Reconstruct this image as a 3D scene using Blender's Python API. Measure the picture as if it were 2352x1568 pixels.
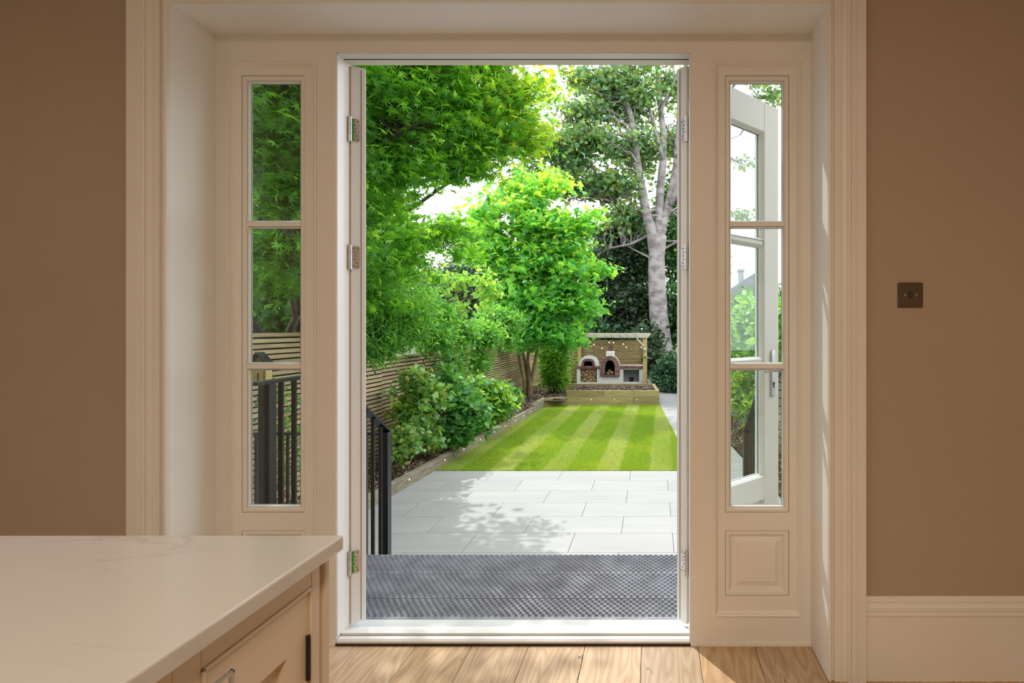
import bpy, bmesh, math, random
import numpy as np
from mathutils import Vector, Matrix

for _o in list(bpy.data.objects):
    bpy.data.objects.remove(_o, do_unlink=True)
SC = bpy.context.scene
COL = SC.collection
random.seed(7)
RNG = np.random.default_rng(7)
PI = math.pi

# ------------------------------------------------------------------ camera
F, CX, CY, EYE = 1302.0, 1500.0, 752.0, 1.22
W, H = 2352, 1568
cam_data = bpy.data.cameras.new('camera')
cam = bpy.data.objects.new('camera', cam_data); COL.objects.link(cam)
cam.location = (0, 0, EYE); cam.rotation_euler = (PI / 2, 0, 0)
cam_data.sensor_width = 36; cam_data.sensor_fit = 'HORIZONTAL'
cam_data.lens = F / W * 36
cam_data.shift_x = (W / 2 - CX) / W
cam_data.shift_y = (CY - H / 2) / W
cam_data.clip_start = 0.02; cam_data.clip_end = 400
SC.camera = cam

# ------------------------------------------------------------------ sky
world = bpy.data.worlds.new('sky'); SC.world = world; world.use_nodes = True
nt = world.node_tree; nt.nodes.clear()
tc = nt.nodes.new('ShaderNodeTexCoord')
nz = nt.nodes.new('ShaderNodeTexNoise'); nz.inputs['Scale'].default_value = 2.2; nz.inputs['Detail'].default_value = 6
mp = nt.nodes.new('ShaderNodeMapping'); mp.inputs['Scale'].default_value = (1, 1, 2.6)
cr = nt.nodes.new('ShaderNodeValToRGB')
cr.color_ramp.elements[0].position = .35; cr.color_ramp.elements[0].color = (.84, .87, .93, 1)
cr.color_ramp.elements[1].position = .62; cr.color_ramp.elements[1].color = (.95, .95, .97, 1)
bg = nt.nodes.new('ShaderNodeBackground'); bg.inputs['Strength'].default_value = 2.0
wo = nt.nodes.new('ShaderNodeOutputWorld')
nt.links.new(tc.outputs['Generated'], mp.inputs['Vector']); nt.links.new(mp.outputs['Vector'], nz.inputs['Vector'])
nt.links.new(nz.outputs['Fac'], cr.inputs['Fac']); nt.links.new(cr.outputs['Color'], bg.inputs['Color'])
nt.links.new(bg.outputs['Background'], wo.inputs['Surface'])

# ------------------------------------------------------------------ sun
sun_d = bpy.data.lights.new('sun', 'SUN'); sun_d.energy = 1.9; sun_d.angle = math.radians(.6); sun_d.color = (1, .95, .87)
sun = bpy.data.objects.new('sun', sun_d); COL.objects.link(sun)
SUN_DIR = Vector((.52, -.85, -1.30)).normalized()
sun.rotation_euler = SUN_DIR.to_track_quat('-Z', 'Y').to_euler()

# ------------------------------------------------------------------ room lamps (warm ceiling lights of the kitchen)
def area(name, loc, size, energy, color=(1, .81, .63)):
    l = bpy.data.lights.new(name, 'AREA'); l.energy = energy; l.size = size; l.color = color; l.shape = 'DISK'
    o = bpy.data.objects.new(name, l); COL.objects.link(o); o.location = loc
    return o
area('ceiling_lamp_light', (-2.6, -1.3, 2.70), .5, 13)
area('ceiling_lamp_light', (-.7, -1.5, 2.70), .5, 9)
area('ceiling_lamp_light', (.40, -.9, 2.70), .5, 23)
area('ceiling_lamp_light', (-1.2, -2.8, 2.70), .6, 8)
SC.view_settings.view_transform = 'Standard'; SC.view_settings.look = 'None'
SC.view_settings.exposure = 0.80; SC.view_settings.gamma = 1.0
SC.view_settings.use_curve_mapping = False
SC.cycles.max_bounces = 10; SC.cycles.diffuse_bounces = 5; SC.cycles.transparent_max_bounces = 24
SC.cycles.glossy_bounces = 4; SC.cycles.transmission_bounces = 8
SC.cycles.use_denoising = True
SC.cycles.sample_clamp_indirect = 6

# ------------------------------------------------------------------ helpers
def P(px, py, d):
    return ((px - CX) * d / F, d, EYE - (py - CY) * d / F)
HG = 2.45
G = EYE - HG                      # garden level
def gd(py, h=HG): return F * h / (py - CY)

def tag(o, label=None, cat=None, group=None, kind=None):
    if label: o['label'] = label
    if cat: o['category'] = cat
    if group: o['group'] = group
    if kind: o['kind'] = kind
    return o
def abs_loc(o):
    v = Vector((0, 0, 0))
    while o is not None:
        v += o.location; o = o.parent
    return v
def empty(name, loc, label=None, cat=None, group=None, kind=None, rot=None):
    o = bpy.data.objects.new(name, None); COL.objects.link(o); o.location = loc
    o.empty_display_size = .1
    if rot: o.rotation_euler = rot
    return tag(o, label, cat, group, kind)
def copy_tree(o, parent=None):
    c = o.copy(); COL.objects.link(c); c.parent = parent
    for ch in list(o.children): copy_tree(ch, c)
    return c

class MB:
    def __init__(s): s.v = []; s.f = []; s.mi = []
    def add(s, vs, fs, m=0):
        n = len(s.v); s.v += [tuple(v) for v in vs]; s.f += [tuple(i + n for i in f) for f in fs]; s.mi += [m] * len(fs); return s
    def box(s, x0, x1, y0, y1, z0, z1, m=0):
        x0, x1 = min(x0, x1), max(x0, x1); y0, y1 = min(y0, y1), max(y0, y1); z0, z1 = min(z0, z1), max(z0, z1)
        return s.add([(x0, y0, z0), (x1, y0, z0), (x1, y1, z0), (x0, y1, z0), (x0, y0, z1), (x1, y0, z1), (x1, y1, z1), (x0, y1, z1)],
              [(0, 3, 2, 1), (4, 5, 6, 7), (0, 1, 5, 4), (1, 2, 6, 5), (2, 3, 7, 6), (3, 0, 4, 7)], m)
    def beam(s, a, b, w, t, up=(0, 0, 1), m=0):
        a, b = Vector(a), Vector(b); d = (b - a).normalized(); u = Vector(up)
        r = d.cross(u).normalized(); u = r.cross(d).normalized()
        q = []
        for p in (a, b):
            for i, j in ((-1, -1), (1, -1), (1, 1), (-1, 1)): q.append(p + r * (w / 2 * i) + u * (t / 2 * j))
        return s.add(q, [(0, 3, 2, 1), (4, 5, 6, 7), (0, 1, 5, 4), (1, 2, 6, 5), (2, 3, 7, 6), (3, 0, 4, 7)], m)
    def tube(s, pts, rad, n=8, caps=True, m=0):
        pts = [Vector(p) for p in pts]
        if not hasattr(rad, '__len__'): rad = [rad] * len(pts)
        base = len(s.v); prev = None
        for i, p in enumerate(pts):
            d = (pts[min(i + 1, len(pts) - 1)] - pts[max(i - 1, 0)]).normalized()
            if prev is None:
                r = d.cross(Vector((0, 0, 1)) if abs(d.z) < .9 else Vector((1, 0, 0))).normalized()
            else:
                r = (prev - d * prev.dot(d)).normalized()
            prev = r; u = d.cross(r)
            for k in range(n):
                a = 2 * PI * k / n
                s.v.append(tuple(p + (r * math.cos(a) + u * math.sin(a)) * rad[i]))
        for i in range(len(pts) - 1):
            for k in range(n):
                a = base + i * n + k; b = base + i * n + (k + 1) % n
                s.f.append((a, b, b + n, a + n)); s.mi.append(m)
        if caps:
            s.f.append(tuple(base + k for k in reversed(range(n)))); s.mi.append(m)
            s.f.append(tuple(base + (len(pts) - 1) * n + k for k in range(n))); s.mi.append(m)
        return s
    def prism(s, poly, axis, a0, a1, m=0):
        """poly: 2-D points; axis 'x','y','z' extruded between a0 and a1"""
        n = len(poly)
        def mk(p, a):
            return {'x': (a, p[0], p[1]), 'y': (p[0], a, p[1]), 'z': (p[0], p[1], a)}[axis]
        vs = [mk(p, a0) for p in poly] + [mk(p, a1) for p in poly]
        fs = [tuple(range(n)), tuple(range(2 * n - 1, n - 1, -1))]
        for i in range(n): fs.append((i, (i + 1) % n, (i + 1) % n + n, i + n))
        return s.add(vs, fs, m)
    def rect_sweep(s, x0, x1, z0, z1, prof, m=0):
        """prof: (inset, y) points, swept round a rectangle with mitred corners"""
        base = len(s.v)
        for (u, y) in prof:
            s.v += [(x0 + u, y, z0 + u), (x1 - u, y, z0 + u), (x1 - u, y, z1 - u), (x0 + u, y, z1 - u)]
        for i in range(len(prof) - 1):
            for k in range(4):
                a = base + i * 4 + k; b = base + i * 4 + (k + 1) % 4
                s.f.append((a, b, b + 4, a + 4)); s.mi.append(m)
        return s
    def build(s, name, mat, parent=None, world=True, bevel=0, smooth=False, segs=2):
        me = bpy.data.meshes.new(name)
        off = abs_loc(parent) if (parent is not None and world) else Vector((0, 0, 0))
        me.from_pydata([(v[0] - off.x, v[1] - off.y, v[2] - off.z) for v in s.v], [], s.f)
        mats = mat if isinstance(mat, (list, tuple)) else [mat]
        for mm in mats: me.materials.append(mm)
        if len(mats) > 1: me.polygons.foreach_set('material_index', s.mi)
        bm = bmesh.new(); bm.from_mesh(me); bmesh.ops.recalc_face_normals(bm, faces=bm.faces); bm.to_mesh(me); bm.free()
        if smooth: me.polygons.foreach_set('use_smooth', [True] * len(me.polygons))
        me.update()
        o = bpy.data.objects.new(name, me); COL.objects.link(o)
        if parent is not None: o.parent = parent
        if bevel:
            b = o.modifiers.new('edge', 'BEVEL'); b.width = bevel; b.segments = segs; b.limit_method = 'ANGLE'; b.angle_limit = math.radians(40)
        return o
def piece(name, mesh, loc, parent=None, rot=None, scale=None):
    o = bpy.data.objects.new(name, mesh); COL.objects.link(o)
    o.location = Vector(loc) - (abs_loc(parent) if parent is not None else Vector((0, 0, 0)))
    if parent is not None: o.parent = parent
    if rot: o.rotation_euler = rot
    if scale: o.scale = scale
    return o
def mesh_of(mb, name, mat, **k):
    o = mb.build(name, mat, **k); me = o.data; bpy.data.objects.remove(o, do_unlink=True); return me

# ------------------------------------------------------------------ materials
def mat(name, color, rough=.6, metal=0, var=0.0, var_scale=6, bump=0.0, bump_scale=60, color2=None, stretch=(1, 1, 1), rnd=0.0, spec=.5, coat=0, detail=4, lo=.35, hi=.65):
    m = bpy.data.materials.new(name); m.use_nodes = True; n = m.node_tree; b = n.nodes['Principled BSDF']
    b.inputs['Base Color'].default_value = (*color, 1); b.inputs['Roughness'].default_value = rough; b.inputs['Metallic'].default_value = metal
    b.inputs['Specular IOR Level'].default_value = spec; b.inputs['Coat Weight'].default_value = coat
    tcn = n.nodes.new('ShaderNodeTexCoord'); mpn = n.nodes.new('ShaderNodeMapping'); mpn.inputs['Scale'].default_value = stretch
    n.links.new(tcn.outputs['Object'], mpn.inputs['Vector'])
    last = None
    if rnd:
        oi = n.nodes.new('ShaderNodeObjectInfo')
        ad = n.nodes.new('ShaderNodeVectorMath'); ad.operation = 'ADD'
        ml = n.nodes.new('ShaderNodeVectorMath'); ml.operation = 'SCALE'; ml.inputs['Scale'].default_value = 37
        cmb = n.nodes.new('ShaderNodeCombineXYZ'); n.links.new(oi.outputs['Random'], cmb.inputs[0]); n.links.new(oi.outputs['Random'], cmb.inputs[2])
        n.links.new(cmb.outputs[0], ml.inputs[0]); n.links.new(tcn.outputs['Object'], ad.inputs[0]); n.links.new(ml.outputs[0], ad.inputs[1])
        n.links.new(ad.outputs[0], mpn.inputs['Vector'])
    if color2 is not None or var:
        t = n.nodes.new('ShaderNodeTexNoise'); t.inputs['Scale'].default_value = var_scale; t.inputs['Detail'].default_value = detail
        n.links.new(mpn.outputs['Vector'], t.inputs['Vector'])
        r = n.nodes.new('ShaderNodeValToRGB'); c2 = color2 if color2 is not None else tuple(max(0, c * (1 - var)) for c in color)
        r.color_ramp.elements[0].position = lo; r.color_ramp.elements[0].color = (*c2, 1)
        r.color_ramp.elements[1].position = hi; r.color_ramp.elements[1].color = (*color, 1)
        n.links.new(t.outputs['Fac'], r.inputs['Fac']); last = r.outputs['Color']
        n.links.new(last, b.inputs['Base Color'])
    if rnd:
        hs = n.nodes.new('ShaderNodeHueSaturation'); mr = n.nodes.new('ShaderNodeMapRange')
        mr.inputs['To Min'].default_value = 1 - rnd; mr.inputs['To Max'].default_value = 1 + rnd
        n.links.new(oi.outputs['Random'], mr.inputs['Value']); n.links.new(mr.outputs[0], hs.inputs['Value'])
        if last is not None: n.links.new(last, hs.inputs['Color'])
        else: hs.inputs['Color'].default_value = (*color, 1)
        n.links.new(hs.outputs['Color'], b.inputs['Base Color'])
    if bump:
        t2 = n.nodes.new('ShaderNodeTexNoise'); t2.inputs['Scale'].default_value = bump_scale; t2.inputs['Detail'].default_value = 5
        n.links.new(mpn.outputs['Vector'], t2.inputs['Vector'])
        bp = n.nodes.new('ShaderNodeBump'); bp.inputs['Strength'].default_value = bump; bp.inputs['Distance'].default_value = .01
        n.links.new(t2.outputs['Fac'], bp.inputs['Height']); n.links.new(bp.outputs['Normal'], b.inputs['Normal'])
    return m

def wood_floor():
    m = bpy.data.materials.new('oak_floor'); m.use_nodes = True; n = m.node_tree; b = n.nodes['Principled BSDF']
    L = n.links.new
    tcn = n.nodes.new('ShaderNodeTexCoord'); oi = n.nodes.new('ShaderNodeObjectInfo')
    cmb = n.nodes.new('ShaderNodeCombineXYZ'); mu = n.nodes.new('ShaderNodeMath'); mu.operation = 'MULTIPLY'; mu.inputs[1].default_value = 53
    L(oi.outputs['Random'], mu.inputs[0]); L(mu.outputs[0], cmb.inputs[0]); L(mu.outputs[0], cmb.inputs[1]); L(mu.outputs[0], cmb.inputs[2])
    ad = n.nodes.new('ShaderNodeVectorMath'); L(tcn.outputs['Object'], ad.inputs[0]); L(cmb.outputs[0], ad.inputs[1])
    mp1 = n.nodes.new('ShaderNodeMapping'); mp1.inputs['Scale'].default_value = (9, 1.1, 1); L(ad.outputs[0], mp1.inputs['Vector'])
    n1 = n.nodes.new('ShaderNodeTexNoise'); n1.inputs['Scale'].default_value = 1.2; n1.inputs['Detail'].default_value = 2; L(mp1.outputs[0], n1.inputs['Vector'])
    # cathedral rings from the noise field
    mr = n.nodes.new('ShaderNodeMath'); mr.operation = 'MULTIPLY'; mr.inputs[1].default_value = 22; L(n1.outputs['Fac'], mr.inputs[0])
    fr = n.nodes.new('ShaderNodeMath'); fr.operation = 'PINGPONG'; fr.inputs[1].default_value = 1; L(mr.outputs[0], fr.inputs[0])
    mp2 = n.nodes.new('ShaderNodeMapping'); mp2.inputs['Scale'].default_value = (160, 4, 1); L(ad.outputs[0], mp2.inputs['Vector'])
    n2 = n.nodes.new('ShaderNodeTexNoise'); n2.inputs['Scale'].default_value = 1; n2.inputs['Detail'].default_value = 3; L(mp2.outputs[0], n2.inputs['Vector'])
    ad2 = n.nodes.new('ShaderNodeMath'); ad2.operation = 'ADD'; L(fr.outputs[0], ad2.inputs[0]); L(n2.outputs['Fac'], ad2.inputs[1])
    r = n.nodes.new('ShaderNodeValToRGB'); e = r.color_ramp.elements
    e[0].position = .2; e[0].color = (.40, .245, .115, 1); e[1].position = .8; e[1].color = (.55, .385, .225, 1)
    hf = n.nodes.new('ShaderNodeMath'); hf.operation = 'MULTIPLY'; hf.inputs[1].default_value = .5; L(ad2.outputs[0], hf.inputs[0]); L(hf.outputs[0], r.inputs['Fac'])
    hs = n.nodes.new('ShaderNodeHueSaturation'); m2 = n.nodes.new('ShaderNodeMapRange'); m2.inputs['To Min'].default_value = .88; m2.inputs['To Max'].default_value = 1.16
    L(oi.outputs['Random'], m2.inputs['Value']); L(m2.outputs[0], hs.inputs['Value']); L(r.outputs['Color'], hs.inputs['Color'])
    m3 = n.nodes.new('ShaderNodeMath'); m3.operation = 'FRACT'; L(mu.outputs[0], m3.inputs[0])
    m4 = n.nodes.new('ShaderNodeMapRange'); m4.inputs['To Min'].default_value = .75; m4.inputs['To Max'].default_value = 1.1; L(m3.outputs[0], m4.inputs['Value']); L(m4.outputs[0], hs.inputs['Saturation'])
    # dark filled cracks and knots
    mp3 = n.nodes.new('ShaderNodeMapping'); mp3.inputs['Scale'].default_value = (7, 1.6, 1); L(ad.outputs[0], mp3.inputs['Vector'])
    n3 = n.nodes.new('ShaderNodeTexNoise'); n3.inputs['Scale'].default_value = 1.5; n3.inputs['Detail'].default_value = 5; L(mp3.outputs[0], n3.inputs['Vector'])
    sb = n.nodes.new('ShaderNodeMath'); sb.operation = 'SUBTRACT'; sb.inputs[1].default_value = .5; L(n3.outputs['Fac'], sb.inputs[0])
    ab = n.nodes.new('ShaderNodeMath'); ab.operation = 'ABSOLUTE'; L(sb.outputs[0], ab.inputs[0])
    n4 = n.nodes.new('ShaderNodeTexNoise'); n4.inputs['Scale'].default_value = 3.2; L(ad.outputs[0], n4.inputs['Vector'])
    cr2 = n.nodes.new('ShaderNodeMapRange'); cr2.inputs['From Min'].default_value = .003; cr2.inputs['From Max'].default_value = .009; cr2.inputs['To Min'].default_value = 1; cr2.inputs['To Max'].default_value = 0
    L(ab.outputs[0], cr2.inputs['Value'])
    cr3 = n.nodes.new('ShaderNodeMapRange'); cr3.inputs['From Min'].default_value = .60; cr3.inputs['From Max'].default_value = .64; L(n4.outputs['Fac'], cr3.inputs['Value'])
    mm = n.nodes.new('ShaderNodeMath'); mm.operation = 'MULTIPLY'; L(cr2.outputs[0], mm.inputs[0]); L(cr3.outputs[0], mm.inputs[1])
    mx = n.nodes.new('ShaderNodeMixRGB'); mx.inputs['Color2'].default_value = (.07, .055, .05, 1); L(mm.outputs[0], mx.inputs['Fac']); L(hs.outputs['Color'], mx.inputs['Color1'])
    L(mx.outputs[0], b.inputs['Base Color']); b.inputs['Roughness'].default_value = .5
    return m

M = {}
M['trim'] = mat('painted_joinery', (.80, .77, .71), .42, var=.04, var_scale=2.5)
M['reveal'] = mat('white_reveal_paint', (.86, .86, .84), .6, var=.03, var_scale=2)
M['wall'] = mat('taupe_wall_paint', (.43, .345, .255), .85, var=.05, var_scale=1.4, bump=.08, bump_scale=220)
M['ceil'] = mat('ceiling_paint', (.80, .77, .72), .9, var=.03, var_scale=1)
M['white'] = mat('white_door_paint', (.78, .80, .80), .35, var=.03, var_scale=2)
M['oak'] = wood_floor()
M['gap'] = mat('dark_gap', (.05, .035, .02), .9, var=.2, var_scale=20)
M['steel'] = mat('polished_steel', (.66, .67, .67), .25, metal=.8, var=.15, var_scale=30)
M['brass'] = mat('antique_nickel', (.16, .125, .085), .32, metal=.85, var=.15, var_scale=8)
M['black'] = mat('black_plastic', (.012, .010, .008), .35, var=.3, var_scale=8)
M['rail'] = mat('black_powder_coat', (.016, .018, .024), .38, var=.2, var_scale=12)
M['cab'] = mat('cream_cabinet_paint', (.74, .63, .49), .45, var=.05, var_scale=4)
M['grate'] = mat('grey_tread_metal', (.23, .245, .28), .42, metal=.35, var=.3, var_scale=9, bump=.15, bump_scale=120)
M['gratehole'] = mat('tread_hole', (.018, .02, .026), .6, var=.2, var_scale=9)
M['sill'] = mat('pale_stone_sill', (.56, .57, .58), .6, var=.12, var_scale=6)
M['slab'] = mat('pale_porcelain_paving', (.345, .35, .355), .55, color2=(.31, .315, .325), var_scale=1.6, rnd=.03, stretch=(.5, 2.5, 1), bump=.04, bump_scale=90)
M['grout'] = mat('pale_grout', (.36, .36, .36), .9, var=.15, var_scale=12)
M['soil'] = mat('brown_soil', (.05, .035, .028), .95, var=.5, var_scale=14, bump=.6, bump_scale=30)
M['earth'] = mat('garden_ground', (.06, .07, .03), .95, var=.5, var_scale=2, bump=.4, bump_scale=10)
M['lawnbase'] = mat('lawn_ground', (.10, .20, .025), .95, color2=(.06, .12, .02), var_scale=12)
M['sleeper_old'] = mat('weathered_sleeper', (.33, .30, .21), .85, color2=(.19, .165, .11), var_scale=3.5, stretch=(1, 1, 7), rnd=.14, bump=.4, bump_scale=25, detail=6)
M['sleeper_new'] = mat('treated_green_pine', (.42, .35, .16), .8, color2=(.29, .23, .10), var_scale=4, stretch=(.6, .6, 8), rnd=.14, bump=.3, bump_scale=25, detail=6)
M['slat'] = mat('cedar_slat', (.60, .46, .28), .75, color2=(.44, .33, .20), var_scale=3, stretch=(1, .8, 9), rnd=.18, bump=.2, bump_scale=40)
M['slat_new'] = mat('new_pine_slat', (.55, .43, .20), .75, color2=(.40, .30, .13), var_scale=3, stretch=(.8, 1, 9), rnd=.15, bump=.2, bump_scale=40)
M['slat_gap'] = mat('black_fence_membrane', (.010, .010, .010), .95, var=.3, var_scale=5)
M['board'] = mat('grey_green_board', (.32, .32, .26), .8, color2=(.20, .20, .16), var_scale=3, stretch=(1, .8, 7), rnd=.15)
M['pine'] = mat('pergola_pine', (.50, .40, .19), .75, color2=(.37, .28, .12), var_scale=5, stretch=(4, 4, .8), bump=.2, bump_scale=40)
M['pale_beam'] = mat('pale_beam_timber', (.52, .50, .40), .8, color2=(.40, .38, .29), var_scale=5, stretch=(.8, 4, 4), bump=.2, bump_scale=40)
M['render'] = mat('white_render', (.72, .72, .75), .85, var=.06, var_scale=5, bump=.15, bump_scale=60)
M['niche'] = mat('grey_render', (.36, .37, .39), .85, var=.1, var_scale=4)
M['brick'] = mat('red_brown_brick', (.24, .115, .095), .85, color2=(.13, .065, .058), var_scale=7, rnd=.35, bump=.5, bump_scale=70)
M['mortar'] = mat('mortar', (.52, .48, .44), .95, var=.2, var_scale=25)
M['soot'] = mat('oven_inside', (.018, .014, .012), .95, var=.4, var_scale=8)
M['log_end'] = mat('split_log', (.52, .36, .20), .85, color2=(.30, .18, .09), var_scale=20, rnd=.3, bump=.3, bump_scale=60)
M['log_bark'] = mat('log_bark', (.16, .10, .06), .95, var=.5, var_scale=20, rnd=.3)
M['bark_pale'] = mat('pale_grey_bark', (.30, .28, .275), .85, color2=(.15, .135, .13), var_scale=2.2, stretch=(1, 1, 1.6), bump=.5, bump_scale=8, detail=7, lo=.38, hi=.58)
M['bark_tan'] = mat('tan_stem_bark', (.30, .23, .13), .85, color2=(.16, .12, .07), var_scale=5, bump=.4, bump_scale=20)
M['bark_dark'] = mat('dark_branch_bark', (.085, .075, .06), .9, color2=(.045, .04, .03), var_scale=6, bump=.4, bump_scale=20)
M['twig'] = mat('pale_twig', (.46, .40, .27), .8, var=.35, var_scale=14)
M['house'] = mat('far_house_render', (.34, .34, .36), .9, var=.2, var_scale=1)
M['roof'] = mat('far_house_slate', (.22, .22, .24), .9, var=.25, var_scale=3)
M['brickwall'] = mat('house_stock_brick', (.36, .29, .20), .9, color2=(.25, .19, .13), var_scale=9)

def mk_emit(name, col, s):
    m = bpy.data.materials.new(name); m.use_nodes = True; b = m.node_tree.nodes['Principled BSDF']
    b.inputs['Base Color'].default_value = (*col, 1); b.inputs['Emission Color'].default_value = (*col, 1); b.inputs['Emission Strength'].default_value = s
    return m
M['led'] = mk_emit('warm_led', (1, .86, .55), 2.2)
M['bulb'] = mk_emit('warm_bulb', (1, .70, .30), 2.2)

def glass_mat():
    m = bpy.data.materials.new('clear_glass'); m.use_nodes = True; n = m.node_tree; n.nodes.clear()
    o = n.nodes.new('ShaderNodeOutputMaterial'); t = n.nodes.new('ShaderNodeBsdfTransparent'); t.inputs[0].default_value = (.93, .96, .95, 1)
    g = n.nodes.new('ShaderNodeBsdfGlossy'); g.inputs['Roughness'].default_value = .01; g.inputs[0].default_value = (.95, .97, .97, 1)
    lw = n.nodes.new('ShaderNodeLayerWeight'); lw.inputs['Blend'].default_value = .5
    pw5 = n.nodes.new('ShaderNodeMath'); pw5.operation = 'POWER'; pw5.inputs[1].default_value = 5; n.links.new(lw.outputs['Facing'], pw5.inputs[0])
    fr = n.nodes.new('ShaderNodeMath'); fr.operation = 'MULTIPLY_ADD'; fr.inputs[1].default_value = .95; fr.inputs[2].default_value = .035; n.links.new(pw5.outputs[0], fr.inputs[0])
    mx = n.nodes.new('ShaderNodeMixShader')
    n.links.new(fr.outputs[0], mx.inputs[0]); n.links.new(t.outputs[0], mx.inputs[1]); n.links.new(g.outputs[0], mx.inputs[2]); n.links.new(mx.outputs[0], o.inputs[0])
    return m
M['glass'] = glass_mat()

def marble():
    m = bpy.data.materials.new('veined_quartz'); m.use_nodes = True; n = m.node_tree; b = n.nodes['Principled BSDF']; L = n.links.new
    tcn = n.nodes.new('ShaderNodeTexCoord'); mpn = n.nodes.new('ShaderNodeMapping'); mpn.inputs['Rotation'].default_value = (0, 0, .5); mpn.inputs['Scale'].default_value = (1, 2.6, 1)
    L(tcn.outputs['Object'], mpn.inputs['Vector'])
    a = n.nodes.new('ShaderNodeTexNoise'); a.inputs['Scale'].default_value = 3.5; a.inputs['Detail'].default_value = 7; a.inputs['Distortion'].default_value = .8; L(mpn.outputs[0], a.inputs['Vector'])
    s = n.nodes.new('ShaderNodeMath'); s.operation = 'SUBTRACT'; s.inputs[1].default_value = .5; L(a.outputs['Fac'], s.inputs[0])
    ab = n.nodes.new('ShaderNodeMath'); ab.operation = 'ABSOLUTE'; L(s.outputs[0], ab.inputs[0])
    r = n.nodes.new('ShaderNodeMapRange'); r.inputs['From Min'].default_value = 0; r.inputs['From Max'].default_value = .035; r.inputs['To Min'].default_value = .55; r.inputs['To Max'].default_value = 0; L(ab.outputs[0], r.inputs['Value'])
    c = n.nodes.new('ShaderNodeTexNoise'); c.inputs['Scale'].default_value = 2.2; L(tcn.outputs['Object'], c.inputs['Vector'])
    cr_ = n.nodes.new('ShaderNodeMapRange'); cr_.inputs['From Min'].default_value = .45; cr_.inputs['From Max'].default_value = .7; L(c.outputs['Fac'], cr_.inputs['Value'])
    mu = n.nodes.new('ShaderNodeMath'); mu.operation = 'MULTIPLY'; L(r.outputs[0], mu.inputs[0]); L(cr_.outputs[0], mu.inputs[1])
    mx = n.nodes.new('ShaderNodeMixRGB'); mx.inputs['Color1'].default_value = (.66, .65, .63, 1); mx.inputs['Color2'].default_value = (.42, .40, .37, 1); L(mu.outputs[0], mx.inputs['Fac'])
    L(mx.outputs[0], b.inputs['Base Color']); b.inputs['Roughness'].default_value = .13
    return m
M['marble'] = marble()

def leaf_mat(name, trans=.5, rough=.5, spec=.35, gain=1.5):
    m = bpy.data.materials.new(name); m.use_nodes = True; n = m.node_tree; b = n.nodes['Principled BSDF']; L = n.links.new
    at = n.nodes.new('ShaderNodeAttribute'); at.attribute_name = 'tint'
    b.inputs['Roughness'].default_value = rough; b.inputs['Specular IOR Level'].default_value = spec
    L(at.outputs['Color'], b.inputs['Base Color'])
    tr = n.nodes.new('ShaderNodeBsdfTranslucent'); mu = n.nodes.new('ShaderNodeMixRGB'); mu.blend_type = 'MULTIPLY'; mu.inputs['Fac'].default_value = 1
    mu.inputs['Color2'].default_value = (1.5 * gain, 1.15 * gain, .5 * gain, 1); L(at.outputs['Color'], mu.inputs['Color1']); L(mu.outputs[0], tr.inputs['Color'])
    mx = n.nodes.new('ShaderNodeMixShader'); mx.inputs[0].default_value = trans
    L(b.outputs[0], mx.inputs[1]); L(tr.outputs[0], mx.inputs[2]); L(mx.outputs[0], n.nodes['Material Output'].inputs['Surface'])
    return m
M['leaf'] = leaf_mat('leaf_green')
M['leaf_dull'] = leaf_mat('leaf_dull', .3, .55)
M['leaf_gloss'] = leaf_mat('leaf_glossy', .3, .3, .6)
M['grass'] = leaf_mat('grass_blade', .35, .6, .2)
def chip_mat():
    m = bpy.data.materials.new('bark_chip'); m.use_nodes = True; n = m.node_tree; b = n.nodes['Principled BSDF']
    at = n.nodes.new('ShaderNodeAttribute'); at.attribute_name = 'tint'; n.links.new(at.outputs['Color'], b.inputs['Base Color']); b.inputs['Roughness'].default_value = .7
    return m
M['chip'] = chip_mat()

# ------------------------------------------------------------------ leaf scattering (real leaf polygons)
def palmate(lobes, spread, depth, tipw=.12):
    v = [(0, 0, 0)]; f = []
    angs = np.linspace(-spread, spread, lobes)
    lens = [1 - .38 * abs(a) / spread for a in angs]
    ring = [(-.10, -.05, 0)]
    for i, (a, l) in enumerate(zip(angs, lens)):
        ring.append((math.sin(a) * l, math.cos(a) * l, -.16 * l))
        if i < lobes - 1:
            b = (a + angs[i + 1]) / 2; q = depth * (l + lens[i + 1]) / 2
            ring.append((math.sin(b) * q, math.cos(b) * q, .03))
    ring.append((.10, -.05, 0))
    v += ring
    for i in range(1, len(v) - 1): f.append((0, i + 1, i))
    return np.array(v, float), np.array(f)
T_MAPLE = palmate(7, 2.0, .34)
T_SYC = palmate(5, 1.75, .62)
T_OVAL = (np.array([(0, -.05, 0), (.34, .3, .07), (.30, .68, .05), (0, 1, -.08), (-.30, .68, .05), (-.34, .3, .07)], float), np.array([(0, 1, 2), (0, 2, 3), (0, 3, 4), (0, 4, 5)]))
T_NARROW = (np.array([(0, 0, 0), (.13, .4, .04), (0, 1, -.12), (-.13, .4, .04)], float), np.array([(0, 1, 2), (0, 2, 3)]))
T_FAR = (np.array([(0, -.1, 0), (.45, .35, .1), (.1, 1, -.05), (-.45, .45, .1)], float), np.array([(0, 1, 2), (0, 2, 3)]))
T_BLADE = (np.array([(-.08, 0, 0), (.08, 0, 0), (0, 1, .0)], float), np.array([(0, 1, 2)]))

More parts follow.
